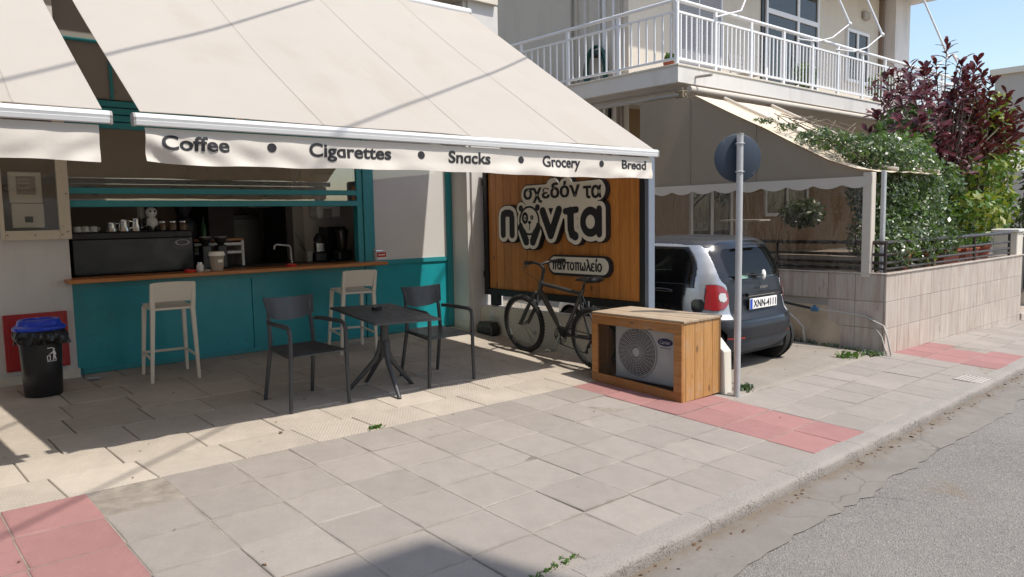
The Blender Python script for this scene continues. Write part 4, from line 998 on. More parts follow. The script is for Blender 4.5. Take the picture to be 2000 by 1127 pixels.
# number plate
NPM = Matrix(((1, 0, 0, 0), (0, 0, -1, 0), (0, 1, 0, 0), (0, 0, 0, 1)))
ypl = .062
pl = MB().cbox(-.26, .26, ypl, ypl+.01, .665, .775, .003).build('number_plate', m_wht, car)
MB().box(-.30, .56, ypl+.012, ypl+.05, .64, .80).build('plate_recess', m_cblk, car) if False else None
m_eu = mat('plate_blue', (.01, .06, .45), .4, .05, 5); MB().box(-.257, -.215, ypl-.0015, ypl-.0005, .668, .772).build('euro_strip', m_eu, pl)
tx = text_fit('XNN-4111', .43, .074, .001, .012); tx.transform(NPM); tx.transform(Matrix.Translation((-.195, ypl-.002, .683))); tx.materials.clear(); tx.materials.append(m_ink); o = link(bpy.data.objects.new('lettering', tx)); o.parent = pl
tx = text_fit('smart', .145, .032, .002, .012); tx.transform(NPM); tx.transform(Matrix.Translation((-.02, .098, .865))); tx.materials.clear(); tx.materials.append(m_steel); o = link(bpy.data.objects.new('lettering', tx)); o.parent = car
MB().cbox(-.30, .30, .055, .10, .80, .835, .008).build('plate_lamp_bar', m_cblk, car)
# wiper, spoiler lip, handle, mirror, stickers
MB().sphere((.06, .105, 1.005), .045, 12, 8, (.7, .5, 1.2)).build('wiper_hub', m_wht, car, smooth=True); MB().tube([(.06, .095, 1.0), (-.2, .105, 1.02), (-.42, .125, 1.035)], .007, 6).build('wiper_arm', m_black, car)
MB().cbox(-.22, .22, .195, .24, 1.318, 1.335, .005).build('brake_light_bar', m_cblk, car)
mb = MB().cbox(-.60, -.50, .115, .13, 0, .001, .0002)
MB().box(-.36, -.22, .115, .118, .985, 1.03).build('window_sticker', mat('green_sticker', (.25, .45, .36), .5, .05), car)
hd = MB().tube([(-.845, .60, .868), (-.868, .66, .878), (-.872, .76, .88), (-.85, .83, .872)], [.014, .02, .02, .014], 10).build('door_handle', m_cblk, cdoor, smooth=True)
MB().sphere((-.92, 1.72, 1.0), .09, 14, 10, (1, .6, .8)).build('wing_mirror', m_silver, cdoor, smooth=True)
MB().tube([(-.55, .26, .21), (.5, .26, .21)], .03, 8).build('exhaust_box', m_bmet, car)

# ================================================================== CAFE FURNITURE
def bar_stool():
    t = thing('bar_stool', '', 'bar stool', (0, 0, 0)); H = .655
    legs = {(-1, -1): ((-.195, -.20), (-.165, -.175)), (1, -1): ((.195, -.20), (.165, -.175)), (-1, 1): ((-.19, .20), (-.165, .165)), (1, 1): ((.19, .20), (.165, .165))}
    for (sx, sy), (b, a) in legs.items():
        mb = MB(); vs = []
        lv = [(0, b, .013), (.30, None, .016), (H-.02, a, .019)]
        if sy < 0: lv += [(.72, (a[0]*1.02, a[1]-.012), .018), (.875, (a[0]*1.04, a[1]-.04), .014)]
        rr = []
        for z, p, r in lv:
            if p is None: p = (b[0]+(a[0]-b[0])*z/H, b[1]+(a[1]-b[1])*z/H)
            for dx, dy in ((-1, -1), (1, -1), (1, 1), (-1, 1)): vs.append((p[0]+dx*r, p[1]+dy*r*1.15, z))
        n_ = len(lv); fs = [(0, 3, 2, 1), tuple(4*(n_-1)+k for k in range(4))]+[(4*i+k, 4*i+(k+1) % 4, 4*i+4+(k+1) % 4, 4*i+4+k) for i in range(n_-1) for k in range(4)]
        mb.add(vs, fs).build('leg', m_stool, t, bevel=.005)
    # seat, slightly dished
    V = []; n = 16
    for s_ in (0, 1):
        for j in range(n+1):
            for i in range(n+1):
                x = -.185+.37*i/n; y = -.185+.37*j/n; e = max(abs(i/n-.5), abs(j/n-.5))*2; z = H-.010*(1-e**4)-s_*(.022 if e < .99 else .018); V.append((x*(1-.06*j/n), y, z))
    mb = MB(); m1 = (n+1)**2; fs = []
    for j in range(n):
        for i in range(n): a = j*(n+1)+i; fs += [(a, a+1, a+n+2, a+n+1), (m1+a, m1+a+n+1, m1+a+n+2, m1+a+1)]
    ring = [i for i in range(n+1)]+[(j+1)*(n+1)+n for j in range(n)]+[n*(n+1)+n-1-i for i in range(n)]+[(n-1-j)*(n+1) for j in range(n-1)]
    fs += [(ring[k], m1+ring[k], m1+ring[(k+1) % len(ring)], ring[(k+1) % len(ring)]) for k in range(len(ring))]
    mb.add(V, fs).build('seat', m_stool, t, smooth=True, angle=50)
    # curved backrest
    V = []; nx_, nz_ = 18, 10; oy = []
    for s_ in (0, 1):
        for j in range(nz_+1):
            for i in range(nx_+1):
                u_ = i/nx_*2-1; v_ = j/nz_; hw = .178+.004*v_; z = .70+.185*v_; top = 1 if v_ < .8 else math.sqrt(max(0, 1-((v_-.8)/.2)**2)*.06+.94)
                zz = .705+.175*v_+ .008*(1-u_*u_); V.append((hw*u_*top, -.190-.040*v_+.03*(u_*u_)*0-.012*(1-u_*u_)+(.018 if s_ else 0), zz))
    m1 = (nx_+1)*(nz_+1); fs = []
    for j in range(nz_):
        for i in range(nx_): a = j*(nx_+1)+i; fs += [(a, a+1, a+nx_+2, a+nx_+1), (m1+a, m1+a+nx_+1, m1+a+nx_+2, m1+a+1)]
    ring = [i for i in range(nx_+1)]+[(j+1)*(nx_+1)+nx_ for j in range(nz_)]+[nz_*(nx_+1)+nx_-1-i for i in range(nx_)]+[(nz_-1-j)*(nx_+1) for j in range(nz_-1)]
    fs += [(ring[k], m1+ring[k], m1+ring[(k+1) % len(ring)], ring[(k+1) % len(ring)]) for k in range(len(ring))]
    MB().add(V, fs).build('backrest', m_stool, t, smooth=True, angle=50)
    def bar(a, b): return MB().tube([a, b], .0125, 6).build('footrest', m_stool, t)
    z = .205
    P = {k: Vector((v[0][0]+(v[1][0]-v[0][0])*z/H, v[0][1]+(v[1][1]-v[0][1])*z/H, z)) for k, v in legs.items()}
    bar(P[(-1, -1)], P[(-1, 1)]); bar(P[(1, -1)], P[(1, 1)]); bar(P[(-1, 1)], P[(1, 1)])
    return t
s1 = bar_stool(); s2 = dup(s1)
def place(o, x, y, rz, label, group):
    q = thing('tmp', '', '', (x, y, gz(x, y)), rz, tilt=True); o.location = q.location; o.rotation_euler = q.rotation_euler; bpy.data.objects.remove(q)
    o['label'] = label; o['group'] = group; return o
place(s1, 1.205, 2.52, R(-4), 'cream plastic bar stool at the left half of the counter', 'cream bar stools at the counter')
place(s2, 3.07, 2.56, R(-8), 'cream plastic bar stool behind the square cafe table', 'cream bar stools at the counter')

def arm_chair():
    t = thing('armchair', '', 'chair', (0, 0, 0)); r = .0135      # the sitter faces -y
    for s in (-1, 1):
        # front leg that bends into the arm and runs back to the back leg
        pts = [(s*.262, -.235, 0), (s*.252, -.215, .30), (s*.247, -.205, .50), (s*.247, -.198, .600), (s*.247, -.180, .640), (s*.246, -.145, .655), (s*.242, 0, .652), (s*.232, .14, .648), (s*.212, .205, .643)]
        MB().tube(pts, [.0155, .0165, .017, .017, .017, .0175, .0175, .017, .016], 10).build('arm_leg', m_anth, t, smooth=True)
        MB().tube([(s*.215, .255, 0), (s*.195, .20, .44), (s*.190, .225, .62), (s*.185, .262, .78)], [.0155, .0175, .017, .013], 10).build('back_leg', m_anth, t, smooth=True)
        MB().tube([(s*.247, -.200, .425), (s*.196, .20, .425)], .011, 8).build('seat_rail', m_anth, t)
    V = []; n = 14
    for s_ in (0, 1):
        for j in range(n+1):
            for i in range(n+1):
                u_ = i/n*2-1; v_ = j/n*2-1; hw = .232-.028*(v_+1)/2; z = .445-.014*(1-u_*u_)*(1-v_**4)-s_*.010+.006*(v_ < -.95)*-1; V.append((hw*u_, .22*v_-.005, z))
    m1 = (n+1)**2; fs = []
    for j in range(n):
        for i in range(n): a = j*(n+1)+i; fs += [(a, a+1, a+n+2, a+n+1), (m1+a, m1+a+n+1, m1+a+n+2, m1+a+1)]
    ring = [i for i in range(n+1)]+[(j+1)*(n+1)+n for j in range(n)]+[n*(n+1)+n-1-i for i in range(n)]+[(n-1-j)*(n+1) for j in range(n-1)]
    fs += [(ring[k], m1+ring[k], m1+ring[(k+1) % len(ring)], ring[(k+1) % len(ring)]) for k in range(len(ring))]
    MB().add(V, fs).build('seat', m_anth, t, smooth=True, angle=50)
    V = []; nx_, nz_ = 18, 10
    for s_ in (0, 1):
        for j in range(nz_+1):
            for i in range(nx_+1):
                u_ = i/nx_*2-1; v_ = j/nz_; c = .05*(1-u_*u_)
                zb = .640+.05*abs(u_)**2.5; zt2 = .822+.018*u_*u_; hw = .205+.022*v_
                V.append((hw*u_, .222+.045*v_+c-s_*.011, zb+(zt2-zb)*v_))
    m1 = (nx_+1)*(nz_+1); fs = []
    for j in range(nz_):
        for i in range(nx_): a = j*(nx_+1)+i; fs += [(a, a+1, a+nx_+2, a+nx_+1), (m1+a, m1+a+nx_+1, m1+a+nx_+2, m1+a+1)]
    ring = [i for i in range(nx_+1)]+[(j+1)*(nx_+1)+nx_ for j in range(nz_)]+[nz_*(nx_+1)+nx_-1-i for i in range(nx_)]+[(nz_-1-j)*(nx_+1) for j in range(nz_-1)]
    fs += [(ring[k], m1+ring[k], m1+ring[(k+1) % len(ring)], ring[(k+1) % len(ring)]) for k in range(len(ring))]
    MB().add(V, fs).build('backrest', m_anth, t, smooth=True, angle=50); return t
c1 = arm_chair(); c2 = dup(c1)
place(c1, 1.80, 1.04, R(5), 'dark grey armchair to the left of the square cafe table', 'dark armchairs at the cafe table')
place(c2, 3.125, 1.09, R(3), 'dark grey armchair to the right of the square cafe table', 'dark armchairs at the cafe table')
tb = thing('cafe_table', 'square dark grey cafe table with central column and four splayed legs', 'table', (2.47, .95, gz(2.47, .95)), R(-5), tilt=True)
tt = MB().cbox(-.30, .30, -.45, .45, .672, .690, .005).build('tabletop', m_anth, tb)
MB().lathe([(.036, .30), (.036, .64), (.10, .66), (.10, .672)], 20, Matrix.Translation((.02, .03, 0))).build('column', m_anth, tb, smooth=True)
for (dx, dy) in ((.0, -.30), (.32, .08), (-.01, .33), (-.25, .16)):
    q = Vector((.02, .03, 0)); d = Vector((dx, dy, 0)); n_ = d.normalized()
    pts = [q+n_*.030+Vector((0, 0, .44)), q+n_*.042+Vector((0, 0, .35)), q+n_*.075+Vector((0, 0, .27)), q+d*.92+Vector((0, 0, .03)), q+d+Vector((0, 0, 0))]
    MB().tube(pts, [.024, .0235, .023, .0185, .0175], 10).build('leg', m_anth, tb, smooth=True)
ash = thing('ashtray', 'small smoked glass ashtray on the square cafe table', 'ashtray', (2.50, 1.06, gz(2.47, .95)+.6925))
m_smoke = mat('smoked_glass', (.03, .028, .025), .08, .1, 9, coat=.6)
MB().lathe([(.0, .0), (.042, .0), (.047, .032), (.038, .032), (.034, .008), (.0, .008)], 20).build('bowl', m_smoke, ash, smooth=True, angle=30)
for k in range(4): MB().cbox(-.006, .006, .036, .049, .031, .038, .002, Matrix.Rotation(k*PI/2+.3, 4, 'Z')).build('notch', m_smoke, ash)

# ================================================================== BIN, HOSE CABINET, METER
bn = thing('waste_bin', 'black waste bin with blue lid and bag edge hanging over its rim', 'bin', (.21, 2.50, gz(.21, 2.50)))
MB().lathe([(.0, .0), (.130, .0), (.138, .01), (.145, .25), (.156, .50), (.160, .53), (.150, .53)], 36).build('body', m_bin, bn, smooth=True, angle=50)
vs = []; fs = []; n = 96; prof_ = [(.150, .545), (.168, .548), (.176, .52), (.180, .49), (.174, .455), (.168, .43)]
for i, (r_, z_) in enumerate(prof_):
    for k in range(n):
        a = 2*PI*k/n; q = i/(len(prof_)-1); nz = mnoise.noise(Vector((math.cos(a)*3.3, math.sin(a)*3.3, i*.45)))+.7*mnoise.noise(Vector((math.cos(a)*9, math.sin(a)*9, i*.6)))
        rr = r_+.030*nz*q+.012*q+.004*math.sin(a*23+i); bulge = .045*math.exp(-((((a-5.6+PI) % (2*PI))-PI)/.35)**2)*q; vs.append(((rr+bulge)*math.cos(a), (rr+bulge)*math.sin(a), z_+.020*mnoise.noise(Vector((math.cos(a)*4, math.sin(a)*4, 9)))*q))
fs = [(i*n+k, i*n+(k+1) % n, (i+1)*n+(k+1) % n, (i+1)*n+k) for i in range(len(prof_)-1) for k in range(n)]
MB().add(vs, fs).build('bag', m_bag, bn, smooth=True, angle=35)
lid = MB().lathe([(.186, .540), (.190, .552), (.186, .566), (.160, .580), (.150, .612), (.142, .622), (.120, .622), (.112, .610), (.0, .604)], 40); lid.build('lid', m_blue, bn, smooth=True, angle=25)
# litter pictogram (a person dropping paper into a basket) on a label
lb_ = thing('x', '', '', (0, 0, 0)); bpy.data.objects.remove(lb_)
LM = Matrix.Rotation(R(-2), 4, 'Z') @ Matrix(((1, 0, 0, .0), (0, 0, 1, 0), (0, 1, 0, 0), (0, 0, 0, 1)))
def curved(poly_fn, name, m_, r, bb, h, parent, aoff):
    return plate(name, sdf_mesh(poly_fn, bb, h, r, r+.0012, lambda u, v, d: ((d+.0226*(v-.25))*math.cos(-PI/2+aoff+u/.15), (d+.0226*(v-.25))*math.sin(-PI/2+aoff+u/.15), v)), m_, parent)
av = .35
lab = curved(lambda U, V: rbox(U, V, -.046, .046, .285, .405, .004), 'label', m_black, .1475, (-.06, .06, .27, .42), .008, bn, av)
def picto(U, V):
    d = seg(U, V, (.018, .385), (.018, .385), .008); d = np.minimum(d, seg(U, V, (.018, .368), (.020, .342), .008, .009)); d = np.minimum(d, seg(U, V, (.018, .335), (.012, .296), .006, .004)); d = np.minimum(d, seg(U, V, (.022, .335), (.034, .297), .006, .004))
    d = np.minimum(d, seg(U, V, (.014, .364), (-.006, .352), .004)); d = np.minimum(d, seg(U, V, (.024, .364), (.033, .340), .004))
    d = np.minimum(d, np.maximum(rbox(U, V, -.036, -.010, .296, .336, .003), -rbox(U, V, -.031, -.015, .301, .331, .002))); d = np.minimum(d, rbox(U, V, -.020, -.012, .342, .350, .001)); d = np.minimum(d, rbox(U, V, -.036, .038, .286, .290, .001)); d = np.minimum(d, rbox(U, V, -.030, .010, .393, .399, .001)); return d
curved(picto, 'pictogram', m_wht, .1492, (-.05, .05, .28, .41), .0022, lab, av)
hc = thing('red_cabinet', 'red metal fire hose cabinet with vents on the wall behind the bin', 'cabinet', (.255, W0, .48))
MB().cbox(-.235, .24, -.035, -.001, -.24, .245, .004).build('box', m_red, hc); cd = MB().cbox(-.215, .22, -.042, -.0355, -.225, .225, .003).build('door', m_red, hc)
for k in range(3):
    for xx in (-.10, .10): MB().cbox(xx-.055, xx+.055, -.047, -.0425, .14+.022*k, .148+.022*k, .002).build('vent', m_red, cd)
mc = thing('meter_cabinet', 'cream framed cabinet on the wall with an electricity meter behind its pane', 'meter cabinet', (.3, W0, 1.8))
m_fr = mat('cream_frame_wood', (.58, .52, .41), .6, .06, 5, wear=(.42, .36, .27))
mcb = MB().cbox(-.24, -.215, -.05, -.001, -.445, .6, .003).cbox(.185, .275, -.05, -.001, -.445, .6, .003).cbox(-.214, .184, -.05, -.001, -.445, -.365, .003); mcb.build('frame', m_fr, mc)
MB().box(-.214, .184, -.004, -.001, -.364, .6).build('back_panel', m_darkw, mc); MB().box(-.214, .184, -.040, -.037, -.364, .6).build('pane', glass('meter_pane', (.85, .84, .80), .03, .07, .05), mc)
for (x, z) in ((-.2, -.40), (.0, -.405), (.2, -.405), (.245, -.38), (.25, -.05)): MB().lathe([(0, 0), (.006, 0), (.006, .003), (0, .004)], 10, Matrix.Translation((x, -.05, z)) @ Matrix.Rotation(PI/2, 4, 'X')).build('screw', m_black, mc)
em = MB().cbox(-.165, .075, -.036, -.005, -.13, .13, .006).cbox(-.155, .08, -.033, -.005, -.34, -.135, .006).build('meter', m_wht, mc)
MB().cbox(-.11, .03, -.0368, -.0362, -.06, .095, .0001).build('meter_window', m_grp, em); MB().cbox(-.065, -.005, -.0345, -.0332, -.295, -.245, .0003).build('meter_display', m_dark, em)
for z in (.03, -.01, .06): MB().box(-.10, -.01, -.0376, -.037, z, z+.012).build('dial', m_taupe, em)
tx = text_fit('POLYMENT', .085, .009, .0003, .01); tx.transform(NPM); tx.transform(Matrix.Translation((-.09, -.0338, -.225))); tx.materials.clear(); tx.materials.append(m_ink)
bpy.data.meshes.remove(tx)
# ================================================================== APARTMENT BUILDING to the right
ap = thing('apartment_building', 'cream apartment building with white balcony railing above the canvas veranda', 'building', (14, 6, -.3))
def ab(name, m_, *boxes, c=None, parent=None, smooth=False):
    mb = MB()
    for b in boxes: (mb.cbox(*b, c) if c else mb.box(*b))
    mb.v = [(x-14, y-6, z+.3) for x, y, z in mb.v]; return mb.build(name, m_, parent or ap)
def abm(mb): mb.v = [(x-14, y-6, z+.3) for x, y, z in mb.v]; return mb
BX0, BX1, BY, SZ = 9.3, 19.85, 4.0, 3.63
ab('wall', m_cream, (BX0, BX1, BY, BY+.25, -.5, 12), (BX0, BX0+.25, BY+.25, 14, -.5, 12), (BX1-.25, BX1, BY+.25, 14, -.5, 12), (BX0+.25, BX1-.25, 13.75, 14, -.5, 12))
ab('roof', m_cream, (BX0, BX1, BY, 14, 12, 12.2))
ab('pilaster', m_slab, (19.0, 19.86, BY-.35, BY-.002, 3.64, 12)); ab('plinth_strip', m_taupe, (BX0-.012, BX0-.002, BY+.1, 9, -.5, .4))
# first floor balcony that wraps round the corner
bal = ab('balcony', m_slab, (8.2, 20.6, 2.15, BY-.001, 3.37, 3.60), (8.2, BX0-.001, BY-.001, 12, 3.37, 3.60))
ab('coping', m_cream, (8.185, 20.6, 2.135, 2.40, 3.601, 3.63), (8.185, 8.43, 2.401, 12, 3.601, 3.63), c=.004, parent=bal)
ab('floor_finish', mat('balcony_tile', (.40, .30, .24), .6, .1, 6), (8.431, 20.6, 2.401, BY-.002, 3.601, 3.615), (8.431, BX0-.002, BY-.002, 12, 3.601, 3.615), parent=bal)
hr = MB().tube([(8.25, 12, 4.53), (8.25, 2.21, 4.53)], .030, 10).tube([(8.25, 2.21, 4.53), (20.6, 2.21, 4.53)], .030, 10); abm(hr).build('handrail', m_rail, bal, smooth=True)
def bars(p, q, posts, per):
    p, q = Vector(p), Vector(q); d = (q-p).normalized(); nrm = Vector((-d.y, d.x, 0))
    mbm = MB().cbox(-.013, .013, -.009, .009, 3.73, 4.36, .002); me = mbm.mesh('baluster'); me.materials.append(m_rail)
    post = MB().cbox(-.028, .028, -.022, .022, 3.63, 4.51, .004).mesh('post'); post.materials.append(m_rail)
    rm = Matrix.Rotation(math.atan2(d.y, d.x), 4, 'Z')
    for k in range(len(posts)):
        o = link(bpy.data.objects.new('post', post)); o.parent = bal; o.matrix_local = Matrix.Translation(p+d*posts[k]-Vector((14, 6, -.3))) @ rm
        if k == len(posts)-1: break
        a, b = posts[k]+.03, posts[k+1]-.03
        for z in (3.715, 4.37):
            mb = MB().cbox(a, b, -.016, .016, z-.017, z+.017, .003, Matrix.Translation(p) @ rm); abm(mb).build('rail', m_rail, bal)
        m_ = per if not hasattr(per, '__len__') else per[k]
        for i in range(m_):
            o = link(bpy.data.objects.new('baluster', me)); o.parent = bal; o.matrix_local = Matrix.Translation(p+d*(a+(b-a)*(i+.5)/m_)-Vector((14, 6, -.3))) @ rm
bars((8.25, 2.21, 0), (20.6, 2.21, 0), [0, .95, 1.93, 2.93, 3.90, 4.85, 5.84, 6.85, 7.85, 8.85, 9.85, 10.85], [7, 8, 8, 8, 8, 8, 7, 7, 7, 7, 7])
bars((8.25, 2.21, 0), (8.25, 12, 0), [0, 1.1, 2.2, 3.35, 4.5, 5.65], 7)
# upper balcony (above the picture) that shades the front wall
ab('upper_balcony', m_slab, (8.6, 20.2, 2.75, BY-.001, 6.75, 6.95), (8.6, BX0-.001, BY-.001, 12, 6.75, 6.95))
# openings on the first floor
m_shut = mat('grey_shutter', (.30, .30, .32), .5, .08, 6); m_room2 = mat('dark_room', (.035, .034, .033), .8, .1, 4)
sh = ab('shutter_door', m_rail, (10.5, 12.0, BY-.05, BY-.002, 3.64, 5.9), c=.004)
for k in range(52): ab('shutter_slat', m_shut, (10.56, 11.22, BY-.062, BY-.0505, 3.72+.042*k, 3.752+.042*k), (11.28, 11.94, BY-.062, BY-.0505, 3.72+.042*k, 3.752+.042*k), parent=sh)
def bwin(name, x0, x1, z0, z1, mull, transom=None):
    w = ab(name, m_rail, (x0, x0+.07, BY-.06, BY-.002, z0, z1), (x1-.07, x1, BY-.06, BY-.002, z0, z1), (x0+.07, x1-.07, BY-.06, BY-.002, z1-.07, z1), (x0+.07, x1-.07, BY-.06, BY-.002, z0, z0+.07))
    ab('unlit_room_sheet', m_room2, (x0+.07, x1-.07, BY-.012, BY-.004, z0+.07, z1-.07), parent=w); ab('pane', m_glass2, (x0+.07, x1-.07, BY-.03, BY-.026, z0+.07, z1-.07), parent=w)  # flat dark sheet: the unlit room behind the pane is put into its colour
    for m_ in mull: ab('mullion', m_rail, (m_-.045, m_+.045, BY-.055, BY-.032, z0+.071, z1-.071), parent=w)
    if transom: ab('transom', m_rail, (x0+.07, x1-.07, BY-.058, BY-.034, transom-.05, transom+.05), parent=w)
    return w
bd_ = bwin('balcony_door', 13.55, 15.75, 3.64, 6.4, [14.85], 5.62); ab('curtain', mat('curtain', (.28, .22, .20), .9, .1, 5), (15.0, 15.5, BY-.022, BY-.016, 3.72, 5.55), parent=bd_)
ab('side_shutter', m_dark, (13.42, 13.54, BY-.03, BY-.002, 3.64, 6.4))
bwin('window', 17.1, 18.25, 4.55, 5.78, [17.65])
ab('downpipe', mat('brown_pipe', (.22, .16, .12), .5, .1, 5), (18.86, 18.95, BY-.09, BY-.004, 3.64, 9))
lm = ab('wall_lamp', m_taupe, (17.9, 18.2, BY-.1, BY-.002, 6.1, 6.3), c=.03)
# side wall: conduits and a window strip
for y, w, mm in ((5.3, .025, m_taupe), (5.18, .02, m_cream), (4.95, .05, m_slab), (4.62, .03, m_slab), (4.5, .05, m_rail), (4.28, .04, m_rail), (4.12, .03, m_taupe)): ab('downpipe', mm, (BX0-.05, BX0-.004, y, y+w, -.2, 9))
for y, w, mm in ((3.6, .04, m_black), (3.45, .05, m_slab)): ab('conduit', mm, (BX0-.1, BX0-.05, y+.75, y+w+.75, 1, 3.36))
# drain spout, floodlight, awning roller under the slab
abm(MB().tube([(8.62, 2.14, 3.48), (8.62, 1.86, 3.47)], .022, 10)).build('drain_spout', m_taupe, ap)
abm(MB().tube([(8.45, 2.14, 3.29), (20, 2.14, 3.29)], .05, 12)).build('awning_roller', m_scal, ap, smooth=True)
cm = abm(MB().cbox(8.28, 8.42, 2.13, 2.26, 3.15, 3.26, .01)).build('roller_bracket', mat('rusty_bracket', (.20, .15, .09), .6, .2, 8), ap)
abm(MB().lathe([(.045, -.01), (.045, 0), (.03, .0), (.03, -.008), (0, -.008)], 16, Matrix.Translation((8.36, 2.128, 3.21)) @ Matrix.Rotation(PI/2, 4, 'X'))).build('bracket_socket', m_black, cm)
abm(MB().tube([(8.3, 2.2, 3.20), (8.3, 5.4, 3.20)], .03, 8).tube([(8.38, 2.2, 3.30), (8.38, 5.4, 3.30)], .02, 8)).build('soffit_pipe', m_taupe, ap)
# drop-arm awning arms on the front balcony
for (x0, x1) in ((12.75, 13.2), (13.95, 14.57), (16.9, 17.95)):
    abm(MB().tube([(x1-.52, 2.6, 6.6), (x1, 2.05, 4.90)], .022, 8).tube([(x1, 2.05, 4.90), (x1-.50, 2.12, 4.60), (x1-.95, 2.17, 4.48), (x1-1.6, 2.19, 4.44)], .013, 8).sphere((x1, 2.05, 4.9), .04)).build('awning_arm', m_rail, ap, smooth=True)
abm(MB().tube([(10.3, 2.3, 5.1), (9.75, 2.12, 4.6), (9.15, 2.17, 4.42)], .013, 8)).build('awning_arm', m_rail, ap, smooth=True)
# things on the balcony
hs = thing('garden_hose', 'dark green garden hose hung in a loop on the balcony side wall', 'hose', (9.22, 4.62, 3.9))
m_hose = mat('green_hose', (.008, .075, .065), .35, .15, 8)
mb = MB()
for k in range(7):
    rr = .26+.018*(k % 4); pts = [(-.03-.02*(k % 3), rr*.85*math.cos(a)+.01*k, .16+1.4*rr*math.sin(a)-.02*k) for a in [2*PI*q/26 for q in range(26)]]; mb.tube(pts, .016, 7, closed=True)
mb.build('loop', m_hose, hs, smooth=True, fix=False); MB().cbox(-.08, .07, -.12, .12, .36, .46, .01).build('hook', m_black, hs)
chb = thing('balcony_chair', 'grey slatted chair on the front balcony beside the shuttered door', 'chair', (11.9, 3.35, 3.615))
for sx in (-.22, .22): MB().tube([(sx, -.22, 0), (sx, -.2, .42), (sx, .2, .42), (sx, .26, .85)], .016, 6).tube([(sx, .25, 0), (sx, .2, .42)], .016, 6).build('side_frame', m_grp, chb)
for k in range(5): MB().cbox(-.22, .22, -.2+.08*k, -.14+.08*k, .425, .44, .003).build('slat', m_grp, chb)
for k in range(4): MB().cbox(-.22, .22, .205+.014*k, .22+.014*k, .50+.085*k, .57+.085*k, .003).build('slat', m_grp, chb)
def leaf_cloud(name, parent, m_, centers, n, size, spread=1., flat=.35, asp=.45, seed=1, droop=.0, cup=True, outward=None):
    """n leaves scattered in ellipsoids: centers = [(x, y, z, rx, ry, rz)]"""
    g = np.random.default_rng(seed); w = np.array([c[3]*c[4]*c[5] for c in centers])**.75; w /= w.sum(); ci = g.choice(len(centers), n, p=w); C_ = np.array(centers)[ci]
    d = g.normal(size=(n, 3)); d /= np.linalg.norm(d, axis=1)[:, None]; rr = g.random(n)**(.33*spread)
    P = C_[:, :3]+d*C_[:, 3:]*rr[:, None]
    nr = d+g.normal(size=(n, 3))*.75+np.array([0, 0, flat]); nr /= np.linalg.norm(nr, axis=1)[:, None]
    a = g.normal(size=(n, 3)); a[:, 2] -= droop; a -= nr*(a*nr).sum(1)[:, None]; a /= np.linalg.norm(a, axis=1)[:, None]; b = np.cross(nr, a)
    s = size*(.6+.8*g.random(n))[:, None]; w_ = s*asp
    V = np.stack([P-a*s*.5, P+b*w_*.5-nr*s*.06, P+a*s*.5-nr*s*.1, P-b*w_*.5-nr*s*.06], 1).reshape(-1, 3); F = np.arange(4*n).reshape(n, 4)
    return fast_mesh(name, V, F, m_, parent)
m_plant = leaf('pot_leaf', [(.045, .105, .018), (.09, .17, .03), (.16, .22, .05)]); m_hedge = leaf('dark_leaf', [(.035, .062, .030), (.080, .122, .058), (.20, .24, .14)], .36, .35, .7)
m_yel = leaf('yellow_leaf', [(.08, .12, .015), (.19, .22, .025), (.32, .29, .04)]); m_purp = leaf('purple_leaf', [(.022, .008, .012), (.085, .017, .026), (.18, .032, .044)], .38, .18, .5); m_bark = mat('bark', (.15, .12, .09), .9, .2, 12, .5, 40)
m_flower = mat('white_flower', (.72, .70, .62), .7, .05, 8); m_terr = mat('terracotta', (.34, .085, .045), .7, .15, 8)
for k, (x, lab, sz) in enumerate(((8.62, 'small green plant at the balcony corner', .07), (12.7, 'low spreading plant on the balcony between chair and glass door', .26), (15.9, 'broad leaved plant behind the balcony railing right of the glass door', .34))):
    pt = thing('balcony_plant', lab, 'plant', (x, 2.62, 3.615), group='plants on the balcony')
    MB().lathe([(.0, 0), (.07, 0), (.10, .15), (.085, .15), (.08, .13), (0, .13)], 16).build('pot', m_terr, pt); leaf_cloud('foliage', pt, m_plant, [(0, 0, .15+sz, sz*1.2, sz*.8, sz)], int(260*sz/.2), .10, seed=k)

# ================================================================== CANVAS VERANDA
tn = thing('canvas_veranda', 'grey canvas veranda with clear plastic sides and scalloped trim', 'canopy', (8.2, .65, 0))
def tv(mb): mb.v = [(x-8.2, y-.65, z) for x, y, z in mb.v]; return mb
TY0, TY1, TX1 = -.64, 2.85, 10.3
prof_t = [(2.85, 3.15), (1.94, 3.13), (1.84, 3.11), (1.26, 2.81), (.72, 2.535), (.29, 2.30), (-.11, 2.09), (-.45, 1.97), (-.64, 1.935)]
pts2 = []
for a, b in zip(prof_t[:-1], prof_t[1:]):
    for k in range(6): pts2.append((a[0]+(b[0]-a[0])*k/6, a[1]+(b[1]-a[1])*k/6))
pts2.append(prof_t[-1])
side_poly = pts2+[(-.64, 1.86), (2.85, 1.86)]
V = []; F = []
for (y, z) in pts2:
    for j in range(9): f = j/8; zz = z+(1.86-z)*f; V.append((8.205+.012*mnoise.noise(Vector((y*1.5, zz*1.5, 3)))*math.sin(PI*f), y, zz))
for i in range(len(pts2)-1):
    for j in range(8): F.append((i*9+j, i*9+j+1, (i+1)*9+j+1, (i+1)*9+j))
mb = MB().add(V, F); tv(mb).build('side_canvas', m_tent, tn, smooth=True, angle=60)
for y in (1.94, .90): tv(MB().box(8.196, 8.202, y-.012, y+.012, 1.88, [3.13, 2.62][0 if y > 1.5 else 1])).build('seam', m_tent, tn)
V = []; F = []; nx = 24
for i, (y, z) in enumerate(pts2[10:]):
    for k in range(nx+1): x = 8.17+(TX1-8.17)*k/nx; V.append((x, y-.0, z+.02+.012*mnoise.noise(Vector((x*1.1, y*1.3, 6)))-.02*abs(math.sin(k*PI/4))*math.sin(PI*i/len(pts2))))
np_ = len(pts2)-10
